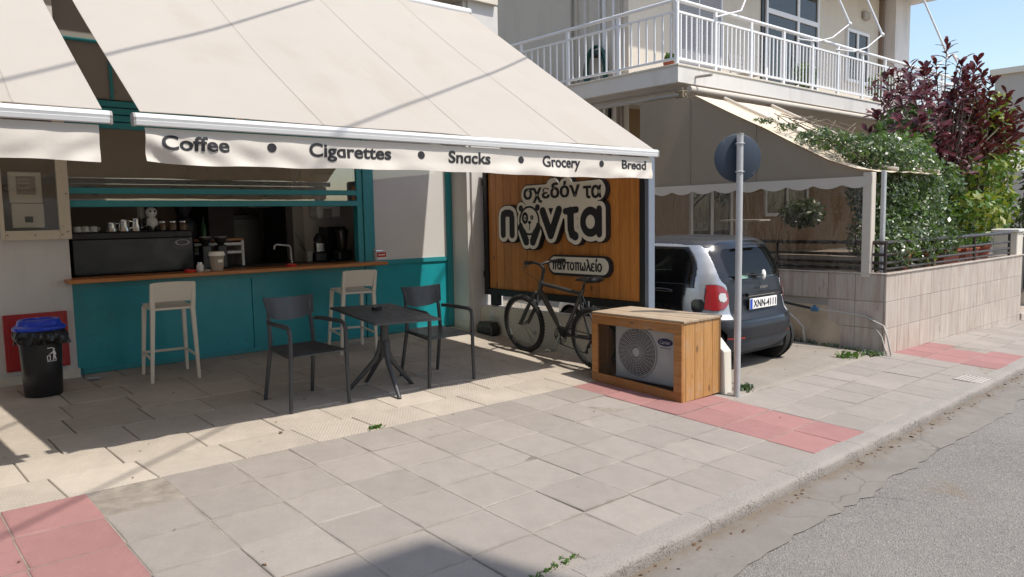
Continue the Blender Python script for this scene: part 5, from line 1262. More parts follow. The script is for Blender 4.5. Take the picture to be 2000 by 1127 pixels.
for i in range(np_-1):
    for k in range(nx): F.append((i*(nx+1)+k, i*(nx+1)+k+1, (i+1)*(nx+1)+k+1, (i+1)*(nx+1)+k))
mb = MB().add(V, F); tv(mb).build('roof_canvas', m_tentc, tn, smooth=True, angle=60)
for x in (8.9, 10.2): tv(MB().tube([(x, y, z+.05) for y, z in pts2[12::4]], .022, 8)).build('roof_pole', m_scal, tn, smooth=True)
# scalloped trim
sc = MB(); n = 130; vs = []
for i in range(n+1):
    y = TY0+(TY1-TY0)*i/n; zb = 1.775-.045*abs(math.sin(PI*(y-TY0)/.36))+.02
    for d, z in ((0, 1.885), (0, zb)): vs.append((8.186-.004*math.sin(y*9), y, z))
    for d, z in ((0, 1.885), (0, zb)): vs.append((8.189-.004*math.sin(y*9), y, z))
sc.add(vs, [f for i in range(n) for f in ((4*i, 4*i+1, 4*i+5, 4*i+4), (4*i+2, 4*i+6, 4*i+7, 4*i+3))]); tv(sc).build('scalloped_trim', m_scal, tn, fix=False)
tv(MB().cbox(8.19, 8.30, -.64, -.53, .69, 1.93, .008)).build('corner_post', m_scal, tn); tv(MB().cbox(8.19, 8.26, 2.72, 2.80, -.1, 1.86, .008)).build('rear_post', m_scal, tn); tv(MB().tube([(8.36, -.70, .7), (8.36, -.70, 1.95)], .03, 10)).build('drain_pipe', m_galv, tn)
def plastic():
    m, t, p, o = nodes('clear_plastic_sheet'); t.nodes.remove(p); pos = geo_pos(t)
    tr = t.nodes.new('ShaderNodeBsdfTransparent'); tr.inputs[0].default_value = (.52, .48, .43, 1); gl = t.nodes.new('ShaderNodeBsdfGlossy'); gl.inputs['Roughness'].default_value = .06; gl.inputs[0].default_value = (.9, .9, .9, 1)
    w = noise(t, scalev(t, pos, (1, 2.5, .8)), 2.4, 4, .6, 1.5); t.links.new(bump(t, w, .6, .05), gl.inputs['Normal'])
    ms = t.nodes.new('ShaderNodeMixShader'); ms.inputs[0].default_value = .09; t.links.new(tr.outputs[0], ms.inputs[1]); t.links.new(gl.outputs[0], ms.inputs[2]); t.links.new(ms.outputs[0], o.inputs[0]); return m
m_pls = plastic()
V = []; F = []
for j in range(25):
    for k in range(61): y = -.53+3.25*k/60; z = .70+1.16*j/24; V.append((8.215+.015*mnoise.noise(Vector((y*2, z*1.2, 7)))+.008*mnoise.noise(Vector((y*6, z*2, 1))), y, z))
for j in range(24):
    for k in range(60): F.append((j*61+k, j*61+k+1, (j+1)*61+k+1, (j+1)*61+k))
tv(MB().add(V, F)).build('clear_sheet', m_pls, tn, smooth=True, angle=80)
# inside the veranda
m_vf = mat('veranda_floor', (.33, .28, .24), .6, .1, 4); m_orange = mat('ochre_plaster', (.30, .19, .10), .85, .07, 2)
vf = thing('veranda_floor', 'raised veranda floor behind the tiled wall', 'floor', (11, 1.5, .5)); MB().box(-2.68, 4.5, -1.9, 2.49, -.9, .14).build('slab', m_vf, vf)
ab('veranda_wall', m_orange, (9.31, 18, BY-.012, BY-.002, .6, 3.3)); dd = bwin('veranda_door', 11.0, 12.4, .64, 2.75, [11.7]); bwin('veranda_window', 13.6, 15.4, 1.4, 2.6, [14.5])
hb_ = thing('hanging_plant', 'dark bushy plant in a hanging pot inside the veranda', 'plant', (10.4, 1.4, 1.30)); MB().lathe([(0, 0), (.13, 0), (.17, .18), (.15, .18), (0, .16)], 16).build('pot', m_black, hb_); leaf_cloud('foliage', hb_, m_hedge, [(0, 0, .16, .36, .36, .24)], 700, .10, seed=31); MB().tube([(0, 0, .2), (0, 0, 1.4)], .004, 4).build('cord', m_black, hb_)
tbv = thing('veranda_table', 'small round table inside the veranda', 'table', (10.2, 2.3, .64)); MB().lathe([(0, .0), (.22, .0), (.22, .02), (.03, .03), (.03, .70), (.40, .71), (.40, .73), (0, .73)], 20).build('top_and_foot', m_wht, tbv)

# ================================================================== TILED GARDEN WALL, RAILING
tw = thing('tiled_wall', 'garden wall clad in pinkish beige tiles below the brown railing', 'wall', (10.3, 0, 0))
m_core = mat('cement_core', (.35, .31, .27), .95, .15, 6, .4, 30)
m_tile = paving('wall_tile', (.43, .365, .315), grain=90, var=.10, orand=.07, spots=.2); 
def tilemat():
    m, t, p, o = nodes('streaked_wall_tile'); pos = geo_pos(t); c = (.48, .425, .37)
    col = mix(t, noise(t, pos, 3, 5), dk(c, .85), dk(c, 1.1)); w = noise(t, scalev(t, pos, (1, 1, .10)), 17, 4, .6)
    col = mix(t, ramp(t, w, [(.42, 0), (.62, .7)]), col, (.36, .27, .22)); col = mix(t, ramp(t, noise(t, scalev(t, pos, (1, 1, .5)), 5, 5, .7), [(.60, 0), (.66, .5)]), col, (.30, .20, .17))
    col = mix(t, rnd(t), mix(t, 1, col, (.93,)*3, 'MULTIPLY'), mix(t, 1, col, (1.06,)*3, 'MULTIPLY')); t.links.new(col, p.inputs['Base Color']); p.inputs['Roughness'].default_value = .45; return m
m_tile = tilemat(); TZ = .725
mb = MB().box(8.215, 13.3, -.80, -.45, -.9, TZ-.012).box(8.215, 8.5, -.45, 3.2, -.9, TZ-.012); mb.v = [(x-10.3, y, z) for x, y, z in mb.v]; mb.build('core', m_core, tw)
def fy(x): return -.83
tl = .335
def tile(b):
    mb = MB().cbox(*b, .003); mb.v = [(x-10.3, y, z) for x, y, z in mb.v]; mb.build('tile', m_tile, tw)
rowz = [(TZ-.32, TZ), (TZ-.64, TZ-.32), (TZ-.96, TZ-.64), (TZ-1.28, TZ-.96)]
for (za, zb_) in rowz:
    x = 8.205
    while x < 13.2: tile((x+.002, min(x+tl, 13.25)-.002, fy(x)-.0+random.uniform(0, .0015), -.802, za+.002, zb_-.002)); x += tl
    y = -.80; k = 0
    while y < 3.1:
        broken = (za < .1 and -.35 < y < .95) or (za < .35 and .02 < y < .3)
        if not broken: tile((8.2+random.uniform(0, .0015), 8.213, y+.002, y+tl-.002, za+.002, zb_-.002))
        y += tl
mb = MB().cbox(8.19, 13.28, -.845, -.42, TZ+.0005, TZ+.02, .005).cbox(8.19, 8.52, -.419, 3.15, TZ+.0005, TZ+.02, .005); mb.v = [(x-10.3, y, z) for x, y, z in mb.v]; mb.build('coping', m_tile, tw)
# bare, broken plaster patch at the foot of the side face, with pipes and a blue valve
V = []; F = []; nn = 16
for j in range(nn):
    for i in range(nn+10): y = -.33+1.6*i/(nn+9); z = -.28+.60*j/(nn-1); V.append((8.2-.10*max(0, mnoise.noise(Vector((y*2.3, z*3, 2)))+.35)*(1-(j/(nn-1))**3)*min(1, i/3, (nn+9-i)/3)+.012, y, z))
for j in range(nn-1):
    for i in range(nn+9): F.append((j*(nn+10)+i, j*(nn+10)+i+1, (j+1)*(nn+10)+i+1, (j+1)*(nn+10)+i))
mb = MB().add([(x-10.3, y, z) for x, y, z in V], F); mb.build('broken_plaster', mat('broken_plaster', (.47, .37, .26), .95, .3, 5, .6, 18), tw, smooth=True, angle=30)
wp = thing('water_valve', 'blue water valve with grey pipes at the broken foot of the tiled wall', 'valve', (8.12, .0, .25))
MB().cbox(-.035, .02, -.06, .04, -.01, .045, .012).cbox(-.02, .01, -.02, .015, .045, .07, .006).build('valve_body', mat('blue_valve', (.05, .15, .26), .4, .1, 6), wp)
MB().tube([(-.01, 1.2, .06), (-.02, .5, .09), (-.02, .05, .03)], .016, 8).build('pipe', m_black, wp, smooth=True)
MB().tube([(-.01, -.06, .02), (.02, -.35, -.0), (.06, -.60, -.03), (.04, -.83, -.12), (-.01, -.90, -.25), (-.0, -.94, -.45)], .011, 8).build('pipe', m_taupe, wp, smooth=True)
MB().tube([(-.04, .6, .02), (-.05, .3, -.06), (-.06, .12, -.2), (-.03, .1, -.42)], .015, 8).tube([(-.05, .95, .0), (-.05, .93, -.45)], .02, 8).build('pipe', m_taupe, wp, smooth=True)
MB().tube([(.07, -.62, -.04), (.06, -.80, -.25), (-.02, -.90, -.45)], .009, 7).build('pipe', m_taupe, wp, smooth=True)
rl = thing('garden_railing', 'dark brown metal railing along the top of the tiled wall', 'railing', (10, -.72, TZ+.02))
def rlb(mb): mb.v = [(x-10, y+.72, z-TZ-.02) for x, y, z in mb.v]; return mb
for z, r_ in ((1.10, .024), (.96, .018), (.86, .018), (.79, .014)):
    rlb(MB().tube([(8.26, 3.0, z), (8.26, -.76, z), (8.28, -.78, z), (12.75, -.78, z)], r_, 8)).build('rail', m_brail, rl, smooth=True)
for x in (8.27, 9.7, 11.2, 12.72): rlb(MB().tube([(x, -.78, TZ+.02), (x, -.78, 1.10)], .02, 8)).build('post', m_brail, rl)
for y in (.6, 2.0): rlb(MB().tube([(8.26, y, TZ+.02), (8.26, y, 1.10)], .02, 8)).build('post', m_brail, rl)
gp = thing('gate_post', 'pale square gate post at the end of the tiled wall', 'post', (13.18, -.63, 0)); MB().cbox(-.14, .14, -.17, .17, -.6, 1.10, .01).build('post', m_cream, gp); MB().cbox(-.17, .17, -.2, .2, 1.101, 1.15, .01).build('cap', m_slab, gp)
gt = thing('garden_gate', 'dark brown metal gate beyond the pale gate post', 'gate', (13.8, -.6, -.05)); MB().cbox(-.45, .5, -.02, .02, .1, 1.05, .004).build('leaf', m_brail, gt)
for k in range(5): MB().cbox(-.40+.18*k, -.28+.18*k, -.032, -.021, .16, .98, .004).build('panel', m_dark, gt)
MB().cbox(-.55, .6, -.25, .2, -.6, -.16, .01).build('step', m_tile, gt)
gw = thing('neighbour_wall', 'low pale wall beyond the dark gate', 'wall', (17.5, -.6, 0)); MB().cbox(-3.1, 6, -.15, .15, -.8, 1.0, .01).build('wall', m_cream, gw)

# ================================================================== PLANTS
pots = [(9.0, .17, 'round', 'small terracotta pot with a leafy plant nearest the wall corner'), (9.75, .13, 'round', 'small terracotta pot second from the wall corner'), (10.0, .10, 'yellow', 'small yellow pot on the tiled wall'), (10.55, .27, 'box', 'long terracotta trough left of the middle of the tiled wall'), (11.35, .24, 'box', 'long terracotta trough near the gate post'), (11.95, .14, 'round', 'terracotta pot with spiky leaves nearest the gate post')]
for k, (x, s, kind, lab) in enumerate(pots):
    p = thing('flower_pot', lab, 'flower pot', (x, -.63, TZ+.021), group='flower pots on the tiled wall')
    if kind == 'box':
        MB().prism([(-s, 0), (s, 0), (s*1.06, .15), (-s*1.06, .15)], -.08, .08, lambda a, b, d: (a, d, b)).build('pot', m_terr, p, bevel=.006); MB().cbox(-s*1.1, s*1.1, -.095, .095, .15, .172, .004).build('rim', m_terr, p)
    else: MB().lathe([(0, 0), (s*.65, 0), (s*.9, s*1.15), (s, s*1.15), (s, s*1.4), (s*.85, s*1.4), (s*.8, s*1.2), (0, s*1.2)], 20).build('pot', mat('yellow_pot', (.55, .47, .02), .5, .08) if kind == 'yellow' else m_terr, p, smooth=True, angle=40)
    mb = MB(); g = random.Random(k)
    for q in range(34):
        a = g.random()*2*PI; L = g.uniform(.16, .36); bx_ = g.uniform(-s*.8, s*.8) if kind == 'box' else 0; d = Vector((math.cos(a), math.sin(a)*.7, 0)); w = .009+.004*g.random(); sd = Vector((-d.y, d.x, 0))*w
        pts = [Vector((bx_, 0, .16))+d*L*t_*.75+Vector((0, 0, L*(t_*1.15-.85*t_*t_))) for t_ in (0, .35, .7, 1)]
        vs = [v for i_, pp in enumerate(pts) for v in (pp-sd*(1-.3*i_), pp+sd*(1-.3*i_))]; mb.add(vs, [(2*i_, 2*i_+1, 2*i_+3, 2*i_+2) for i_ in range(3)])
    mb.build('foliage', m_yel if k % 2 else m_plant, p, fix=False); leaf_cloud('small_leaves', p, m_plant, [(0, 0, .26, s*1.2, .16, .14)], 160, .06, seed=60+k)
vn = thing('climbing_plant', 'dense climbing jasmine with white blossoms spilling over the veranda corner', 'climbing plant', (9.4, -.3, .7))
L0 = lambda *c: [(x-9.4, y+.3, z-.7, a, b, d) for x, y, z, a, b, d in c]
vm = L0((9.0, -.35, 1.15, .55, .3, .45), (9.3, -.3, 1.75, .75, .35, .5), (10.1, -.2, 1.3, .7, .4, .5), (10.0, -.25, 2.05, .75, .4, .42), (9.2, -.35, 2.2, .6, .35, .28), (8.75, -.25, 2.28, .45, .3, .18), (8.55, .15, 2.40, .35, .35, .14), (10.8, -.1, 1.7, .6, .4, .55), (9.1, -.55, .85, .6, .2, .2), (8.62, -.55, .9, .3, .2, .16), (8.75, -.74, 1.0, .4, .14, .22), (9.5, -.72, 1.05, .6, .14, .3), (10.3, -.72, 1.05, .5, .12, .22))
leaf_cloud('foliage', vn, m_hedge, vm, 17000, .062, seed=5, spread=.8); leaf_cloud('blossom', vn, m_flower, vm, 650, .034, seed=6, spread=.25, asp=.9); leaf_cloud('fresh_leaves', vn, m_plant, vm, 3600, .07, seed=8, spread=.3)
mb = MB()
for k in range(14):
    g = random.Random(k); x = 8.2+g.random()*1.6; pts = [(x+g.uniform(-.1, .1)+.25*q*g.uniform(-.4, .9)-9.4, -.35+.3+q*.22, 2.12-.7+q*.13+g.uniform(-.02, .05)) for q in range(6)]; mb.tube(pts, .006, 5)
for k in range(5): mb.tube([(-.2+.2*k, .1, .0), (-.3+.15*k, -.05, .7), (.1*k-.4, -.1, 1.4)], [.02, .014, .008], 6)
mb.build('stem', m_bark, vn, fix=False)
# runners on the veranda roof
leaf_cloud('runner_leaves', vn, m_hedge, [(8.2+.28*q-9.4, .75-.14*q+.3, 2.68-.085*q-.7, .16, .16, .05) for q in range(8)], 520, .06, seed=15)
def tree(name, label, base, tips, m_leaf, L, per, trunk_r, seed, group=None, asp=.40, cap=300):
    t = thing(name, label, 'tree', base, group=group); g = random.Random(seed); B0 = Vector(base)
    mb = MB(); top = Vector((sum(p[0] for p in tips)/len(tips), sum(p[1] for p in tips)/len(tips), min(p[2] for p in tips)))-B0
    fork = Vector((top.x*.4, top.y*.4, top.z*.72)); mb.tube([(0, 0, -.1), fork*.5+Vector((.05, .02, 0)), fork], [trunk_r, trunk_r*.8, trunk_r*.6], 10)
    for p in tips:
        q = Vector(p)-B0; mid = fork.lerp(q, .5)+Vector((g.uniform(-.12, .12), g.uniform(-.1, .1), g.uniform(-.02, .12))); mb.tube([fork, mid, q], [trunk_r*.32, trunk_r*.18, .006], 6)
    mb.build('trunk', m_bark, t, smooth=True, fix=False)
    items = []
    for p in tips:
        q = Vector(p)-B0; axis = (q-fork).normalized(); axis = (axis+Vector((0, 0, .55))).normalized()
        for k in range(per):
            h = g.uniform(-.5, .06); a = k*2.4+g.uniform(-.3, .3); tilt = g.uniform(.35, 1.25)+max(0, -h)*1.0
            e1 = axis.orthogonal().normalized(); e2 = axis.cross(e1); out = e1*math.cos(a)+e2*math.sin(a); d = (axis*math.cos(tilt)+out*math.sin(tilt)).normalized(); items.append((q+axis*h, d, axis, L*g.uniform(.65, 1.15)))
    g.shuffle(items); V = []; F = []
    def leafv(o, d, axis, s):
        b = d.cross(axis); b = b.normalized() if b.length > 1e-4 else d.orthogonal().normalized(); nr = b.cross(d); r = []
        for t_, w in ((0, .02), (.3, .55), (.62, 1.), (.85, .75), (1, .05)):
            c = o+d*s*t_-nr*s*.18*t_*t_; r += [c-b*s*asp*.5*w+nr*s*.05*w, c, c+b*s*asp*.5*w+nr*s*.05*w]
        return r, [f for i in range(4) for f in ((3*i, 3*i+1, 3*i+4, 3*i+3), (3*i+1, 3*i+2, 3*i+5, 3*i+4))]
    cr_ = link(bpy.data.objects.new('crown', None)); cr_.parent = t
    one, fo = leafv(Vector((0, 0, 0)), Vector((0, 1, 0)), Vector((0, 0, 1)), 1.); lm_ = MB().add(one, fo).mesh('leaf', fix=False); lm_.materials.append(m_leaf)
    for i, (o, d, axis, s) in enumerate(items):
        if i < cap:
            b = d.cross(axis); b = b.normalized() if b.length > 1e-4 else d.orthogonal().normalized(); nr = b.cross(d)
            ob = link(bpy.data.objects.new('leaf', lm_)); ob.parent = cr_
            ob.matrix_local = Matrix(((b.x*s, d.x*s, nr.x*s, o.x), (b.y*s, d.y*s, nr.y*s, o.y), (b.z*s, d.z*s, nr.z*s, o.z), (0, 0, 0, 1)))
        else: r, f = leafv(o, d, axis, s); n = len(V); V += r; F += [tuple(x+n for x in ff) for ff in f]
    if V: tag(fast_mesh('foliage', V, F, m_leaf, cr_), kind='stuff')
    return t
g = random.Random(4); tips = [(13.5, .5, 4.30), (13.35, .6, 3.95), (15.2, .6, 4.05), (16.2, .7, 3.95), (16.7, .5, 3.75), (12.3, .4, 3.72), (11.8, .4, 3.45), (11.3, .3, 3.0), (10.95, .2, 2.75)]
for k in range(118):
    a, b = g.uniform(0, 2*PI), g.random()**.5; x = 13.7+2.5*b*math.cos(a); z = 3.15+.85*b*math.sin(a)+.12*(x-13.5)*.3; tips.append((x, g.uniform(.0, 1.2), z))
tree('purple_leaved_tree', 'tree with long dark purple leaves rising above the railing against the sky', (13.7, .55, .6), tips, m_purp, .20, 20, .07, 3, cap=280)
sh_ = thing('green_shrub', 'large green bush with dark leaves below the purple tree', 'bush', (12, .1, .6)); M0 = lambda *c: [(x-12, y-.1, z-.6, a, b, d) for x, y, z, a, b, d in c]
sm = M0((11.6, .2, 1.3, .8, .5, .6), (12.6, .2, 1.2, .9, .5, .55), (11.2, .3, 2.2, .7, .5, .5), (11.9, .5, 2.75, .6, .4, .4), (13.2, .4, 1.5, .6, .4, .6), (12.4, .3, 1.9, .6, .5, .4))
leaf_cloud('foliage', sh_, m_hedge, sm, 5600, .12, seed=21, spread=.8, asp=.5); leaf_cloud('light_leaves', sh_, m_plant, sm, 1500, .14, seed=22, spread=.3)
MB().tube([(0, 0, -.2), (.1, .1, .8), (-.2, .1, 1.9)], [.05, .04, .02], 8).tube([(.1, .05, .6), (.7, .1, 1.5)], [.03, .012], 6).build('stem', m_bark, sh_)
ys = thing('yellow_shrub', 'sparse yellowish shrub with thin bare branches at the right edge', 'bush', (14.5, .3, .5)); Y0 = lambda *c: [(x-14.5, y-.3, z-.5, a, b, d) for x, y, z, a, b, d in c]
ym = Y0((12.9, -.2, 1.45, .7, .3, .4), (14.0, 0, 1.3, .7, .4, .5), (15.2, .3, 1.5, .8, .5, .5), (14.6, .3, 2.2, .7, .5, .3), (15.8, .6, 2.7, .7, .5, .5), (16.2, .7, 3.3, .6, .5, .5), (17.2, .9, 2.5, .9, .6, .9), (15.3, .4, 3.0, .5, .4, .3))
leaf_cloud('foliage', ys, m_yel, ym, 1900, .15, seed=25, spread=.9, asp=.5); leaf_cloud('green_leaves', ys, m_plant, ym, 2300, .15, seed=26, spread=.9)
mb = MB(); g = random.Random(9)
for k in range(26):
    c = ym[g.randrange(len(ym))]; e = Vector((c[0]+g.uniform(-.4, .4), c[1]+g.uniform(-.2, .2), c[2]+g.uniform(0, .4))); mb.tube([(g.uniform(-.5, .4), 0, -.3), (e.x*.5+g.uniform(-.2, .2), e.y*.5, e.z*.55), e], [.028, .016, .007], 6)
mb.build('branch', m_bark, ys, fix=False)
for k, (x, y, z, h_, lab) in enumerate(((20.5, 3.2, 0, 2.6, 'leafy green tree behind the neighbour wall nearest the apartment block'), (24, 1.2, 0, 3.0, 'leafy green tree at the far right beyond the gate'))):
    t_ = thing('background_tree', lab, 'tree', (x, y, -.6), group='trees beyond the gate'); leaf_cloud('crown', t_, m_hedge if k else m_plant, [(0, 0, h_, 1.3, 1., 1.), (.8, .3, h_*.7, 1, .9, .9), (-.8, .2, h_*.6, .9, .8, .8)], 3000, .2, seed=40+k); MB().tube([(0, 0, 0), (.1, 0, h_)], [.12, .05], 8).build('trunk', m_bark, t_)
aw3 = thing('neighbour_awning', 'white awning behind the bare branches at the right edge', 'awning', (22, 2.5, 2.6)); MB().add([(-2.6, -1.0, -.15), (6, -1.0, -.15), (6, 1.2, .65), (-2.6, 1.2, .65), (-2.6, -1.0, -.18), (6, -1.0, -.18), (6, 1.2, .62), (-2.6, 1.2, .62)], [(0, 1, 2, 3), (7, 6, 5, 4), (0, 4, 5, 1)]).build('canopy', m_awn, aw3); MB().tube([(-2.6, -1.0, -.16), (6, -1.0, -.16)], .04, 10).build('front_rail', m_alu, aw3); MB().tube([(-.5, .5, .75), (6, -.8, .2)], .06, 10).build('folding_arm', m_alu, aw3); MB().cbox(-2.5, 6, 1.2, 1.5, -3.4, 1.2, .02).build('wall', m_taupe, aw3)
fb_ = thing('far_building', 'pale apartment block far off at the right edge', 'building', (50.5, 9, -1)); MB().box(-4.6, 10, -1, .6, 0, 9.6).build('wall', m_taupe, fb_)
for z in (3, 6): 
    for x in (-2.5, .5, 3.5): MB().box(x, x+1.4, -1.02, -.99, z, z+1.5).build('window', m_room2, fb_); 
MB().box(-4.8, 10, -1.2, .8, 9.6, 9.9).build('roof', m_cream, fb_)
# ================================================================== ACROSS THE STREET (behind the photographer, its roof corner shades the pavement)
ob_ = thing('opposite_building', 'plain cream apartment building across the street', 'building', (-4, -12, -.3))
MB().box(-12, 7.38, -6, 4.02, -.5, 12.45).build('wall', m_cream, ob_)
for z in (1.0, 4.2, 7.4):
    for k in range(6): MB().box(-10.5+3*k, -9+3*k, 4.015, 4.04, z, z+1.6).build('window', m_glass, ob_)
# ================================================================== OVERHEAD CABLES (their shadows cross the awnings)
for k, (a, b, lab) in enumerate((((-3.2, -6.1, 6.5), (5.2, 2.8, 6.5), 'upper overhead cable'), ((-3.5, -7.0, 6.5), (8.7, 2.4, 6.55), 'lower overhead cable'))):
    cb_ = thing('overhead_cable', ['overhead cable ending at the shop wall', 'overhead cable ending at the apartment balcony'][k], 'cable', a, group='cables over the street'); a, b = Vector(a), Vector(b)
    MB().tube([(b-a)*t_-Vector((0, 0, .18*4*t_*(1-t_)-.14)) for t_ in [i/14 for i in range(15)]], .014, 6).build('wire', m_black, cb_)

# ================================================================== INSIDE THE SHOP
CT = 1.0025
cmch = thing('coffee_machine', 'black espresso machine seen from behind on the counter', 'coffee machine', (1.16, 3.45, CT))
MB().cbox(-.53, .53, -.24, .24, .0, .33, .012).build('body', m_dark, cmch); MB().cbox(-.54, .52, -.26, -.241, .02, .335, .004).build('rear_panel', mat('slate_panel', (.012, .013, .018), .35, .1, 6), cmch); MB().cbox(-.55, .53, -.25, .26, .331, .405, .012).build('cup_tray', m_black, cmch)
lg = sdf_mesh(lambda U, V: np.abs(ell(U, V, (0, 0), .062, .026))-.003, (-.08, .08, -.04, .04), .004, 0, -.002, lambda u, v, d: (u+.42, -.2605+d, v+.285)); plate('logo_ring', lg, m_grp, cmch)
for x, w, mm in ((.42, .08, m_grp), (-.38, .13, m_grp)):
    tx = text_fit('Espresso' if x < 0 else 'Crem', w, .018, .0005, .0); tx.transform(NPM); tx.transform(Matrix.Translation((x-w/2, -.262, .277))); bpy.data.meshes.remove(tx)
for k, (x, y, r_, h_) in enumerate(((1.0, 3.42, .055, .085), (1.11, 3.42, .06, .11), (1.23, 3.46, .055, .12))):
    p = thing('milk_pitcher', ['small steel milk pitcher on the espresso machine', 'middle steel milk pitcher on the espresso machine', 'tall steel milk pitcher on the espresso machine next to the toy'][k], 'pitcher', (x, y, CT+.406), group='milk pitchers'); MB().lathe([(0, 0), (r_, 0), (r_*.8, h_*.7), (r_*.9, h_), (r_*.84, h_), (r_*.74, h_*.7), (0, .01)], 18).build('body', m_steel, p, smooth=True); MB().tube([(r_*.9, 0, h_*.9), (r_*1.6, 0, h_*.8), (r_*1.4, 0, h_*.3), (r_*.9, 0, h_*.25)], .006, 6).build('handle', m_steel, p)
for k in range(6):
    p = thing('coffee_cup', 'upturned '+('white' if k < 3 else 'grey')+' cup at the '+['left', 'middle', 'right'][k % 3]+' of its row on the espresso machine', 'cup', (.70+.068*(k % 3), 3.36+.09*(k//3), CT+.406), group='cups on the espresso machine'); MB().lathe([(.036, 0), (.030, .05), (.015, .056), (0, .056)], 14).build('bowl', m_wht if k < 3 else m_grp, p, smooth=True); MB().torus(.016, .004, 10, 5, Matrix.Translation((.038, 0, .028)) @ Matrix.Rotation(PI/2, 4, 'X')).build('handle', m_wht, p)
for k, (x, lab) in enumerate(((1.46, 'glass jar with metal lid next to the toy panda'), (1.56, 'glass jar with metal lid in the middle'), (1.66, 'glass jar with metal lid at the right end of the espresso machine'))):
    p = thing('glass_jar', lab, 'jar', (x, 3.40, CT+.406), group='jars on the espresso machine'); MB().lathe([(0, 0), (.04, 0), (.042, .06), (.034, .075), (0, .075)], 16).build('body', mat('jar_content', (.16, .10, .06), .15, .3, 20), p, smooth=True); MB().lathe([(.036, .0755), (.037, .09), (0, .092)], 16).build('lid', m_steel, p)
tp = thing('toy_panda', 'small white and black plush toy sitting on the espresso machine', 'toy', (1.37, 3.42, CT+.406)); MB().sphere((0, 0, .07), .065, sc=(1, .8, 1.1)).build('body', m_wht, tp, smooth=True); MB().sphere((0, 0, .18), .055).build('head', m_wht, tp, smooth=True)
for s in (-1, 1): MB().sphere((s*.045, 0, .225), .018).build('ear', m_black, tp, smooth=True); MB().sphere((s*.07, -.02, .09), .025, sc=(.8, .8, 1.6)).build('arm', m_black, tp, smooth=True); MB().sphere((s*.04, -.04, .02), .028).build('leg', m_black, tp, smooth=True); MB().sphere((s*.02, -.05, .19), .010).build('eye', m_black, tp)
MB().cbox(-.11, -.03, .05, .09, .0, .30, .02).build('cloth_back', m_grp, tp)
sf = thing('small_shelf', 'small white shelf rack with orange wooden top behind the grinders', 'shelf', (2.02, 3.68, CT)); MB().cbox(-.34, .33, -.1, .1, .275, .30, .004).build('top', m_counter, sf)
for z in (.225, .135): MB().cbox(-.33, .32, -.1, .1, z, z+.03, .003).build('board', m_wht, sf)
for x in (-.34, .30): MB().cbox(x, x+.03, -.1, .1, 0, .274, .003).build('side', m_wht, sf)
for x, w, mm, lab in ((-.20, .13, mat('green_pack', (.12, .33, .08), .5), 'green packet on the small shelf'), (-.06, .08, m_redp, 'red packet on the small shelf')): p = thing('packet', lab, 'packet', (2.02+x, 3.66, CT+.1655)); MB().cbox(-w/2, w/2, -.05, .05, 0, .05, .006).build('carton', mm, p, bevel=.002); MB().cbox(-w/2+.01, w/2-.01, -.0515, -.0505, .012, .036, .0003).build('front_label', m_grp, p)
for k, (x, lab) in enumerate(((1.87, 'black coffee grinder behind the paper cup on the left'), (2.03, 'black coffee grinder behind the paper cup on the right'))):
    p = thing('coffee_grinder', lab, 'grinder', (x, 3.4, CT), group='coffee grinders'); MB().cbox(-.05, .05, -.06, .06, 0, .24, .01).build('body', m_dark, p); MB().lathe([(.03, .241), (.065, .30), (.065, .315), (0, .318)], 18).build('hopper', m_black, p); MB().lathe([(.06, .319), (.062, .33), (0, .331)], 18).build('lid', m_grp, p)
bt2 = thing('green_bottle', 'green bottle behind the coffee grinders', 'bottle', (1.97, 3.72, CT+.301)); MB().lathe([(0, 0), (.03, 0), (.03, .13), (.012, .17), (.012, .21), (0, .21)], 14).build('glass', mat('green_glass', (.03, .10, .03), .1, .1), bt2, smooth=True); MB().lathe([(.013, .205), (.013, .23), (0, .23)], 12).build('cap', m_black, bt2)
gd = thing('bean_grinder', 'large round black bean grinder at the right of the espresso machine', 'grinder', (1.74, 3.62, CT)); MB().lathe([(0, 0), (.09, 0), (.09, .30), (.12, .36), (.12, .47), (.07, .53), (0, .54)], 20).build('body', m_black, gd, smooth=True); MB().lathe([(.05, .541), (.10, .66), (.10, .70), (0, .71)], 20).build('hopper', m_dark, gd)
cup = thing('paper_cup', 'tan paper cup with white lid standing on the orange counter', 'cup', (1.80, 2.88, CT)); m_cup = mat('kraft_cup', (.36, .29, .225), .6, .06, 6)
MB().lathe([(0, 0), (.052, 0), (.055, .01), (.070, .155), (.066, .155), (0, .15)], 24).build('body', m_cup, cup, smooth=True); MB().lathe([(.075, .150), (.077, .16), (.073, .168), (.070, .185), (.064, .19), (0, .186)], 24).build('lid', m_signcream, cup, smooth=True); MB().cbox(-.012, .034, -.0655, -.060, .085, .115, .001).build('logo', m_signcream, cup)
for k, (x, lab) in enumerate(((1.54, 'red ashtray on the counter next to the paper cup'), (2.57, 'red ashtray on the counter below the tap'))): p = thing('red_ashtray', lab, 'ashtray', (x, 2.88, CT), group='red ashtrays on the counter'); MB().lathe([(0, 0), (.05, 0), (.055, .028), (.045, .028), (.04, .008), (0, .008)], 20).build('bowl', m_redp, p, smooth=True, angle=30); MB().cbox(-.008, .008, .044, .058, .024, .033, .001).build('notch', m_redp, p)
sj = thing('sugar_jar', 'small glass sugar jar on the counter beside the red ashtray', 'jar', (1.66, 2.95, CT)); MB().lathe([(0, 0), (.035, 0), (.035, .06), (.025, .07), (.025, .078), (0, .078)], 16).build('body', m_wht, sj, smooth=True); MB().lathe([(.028, .079), (.028, .09), (0, .092)], 14).build('lid', m_steel, sj)
nk = thing('napkin_packets', 'crumpled white packets on the counter by the sugar jar', 'packets', (1.74, 2.92, CT)); mb = MB()
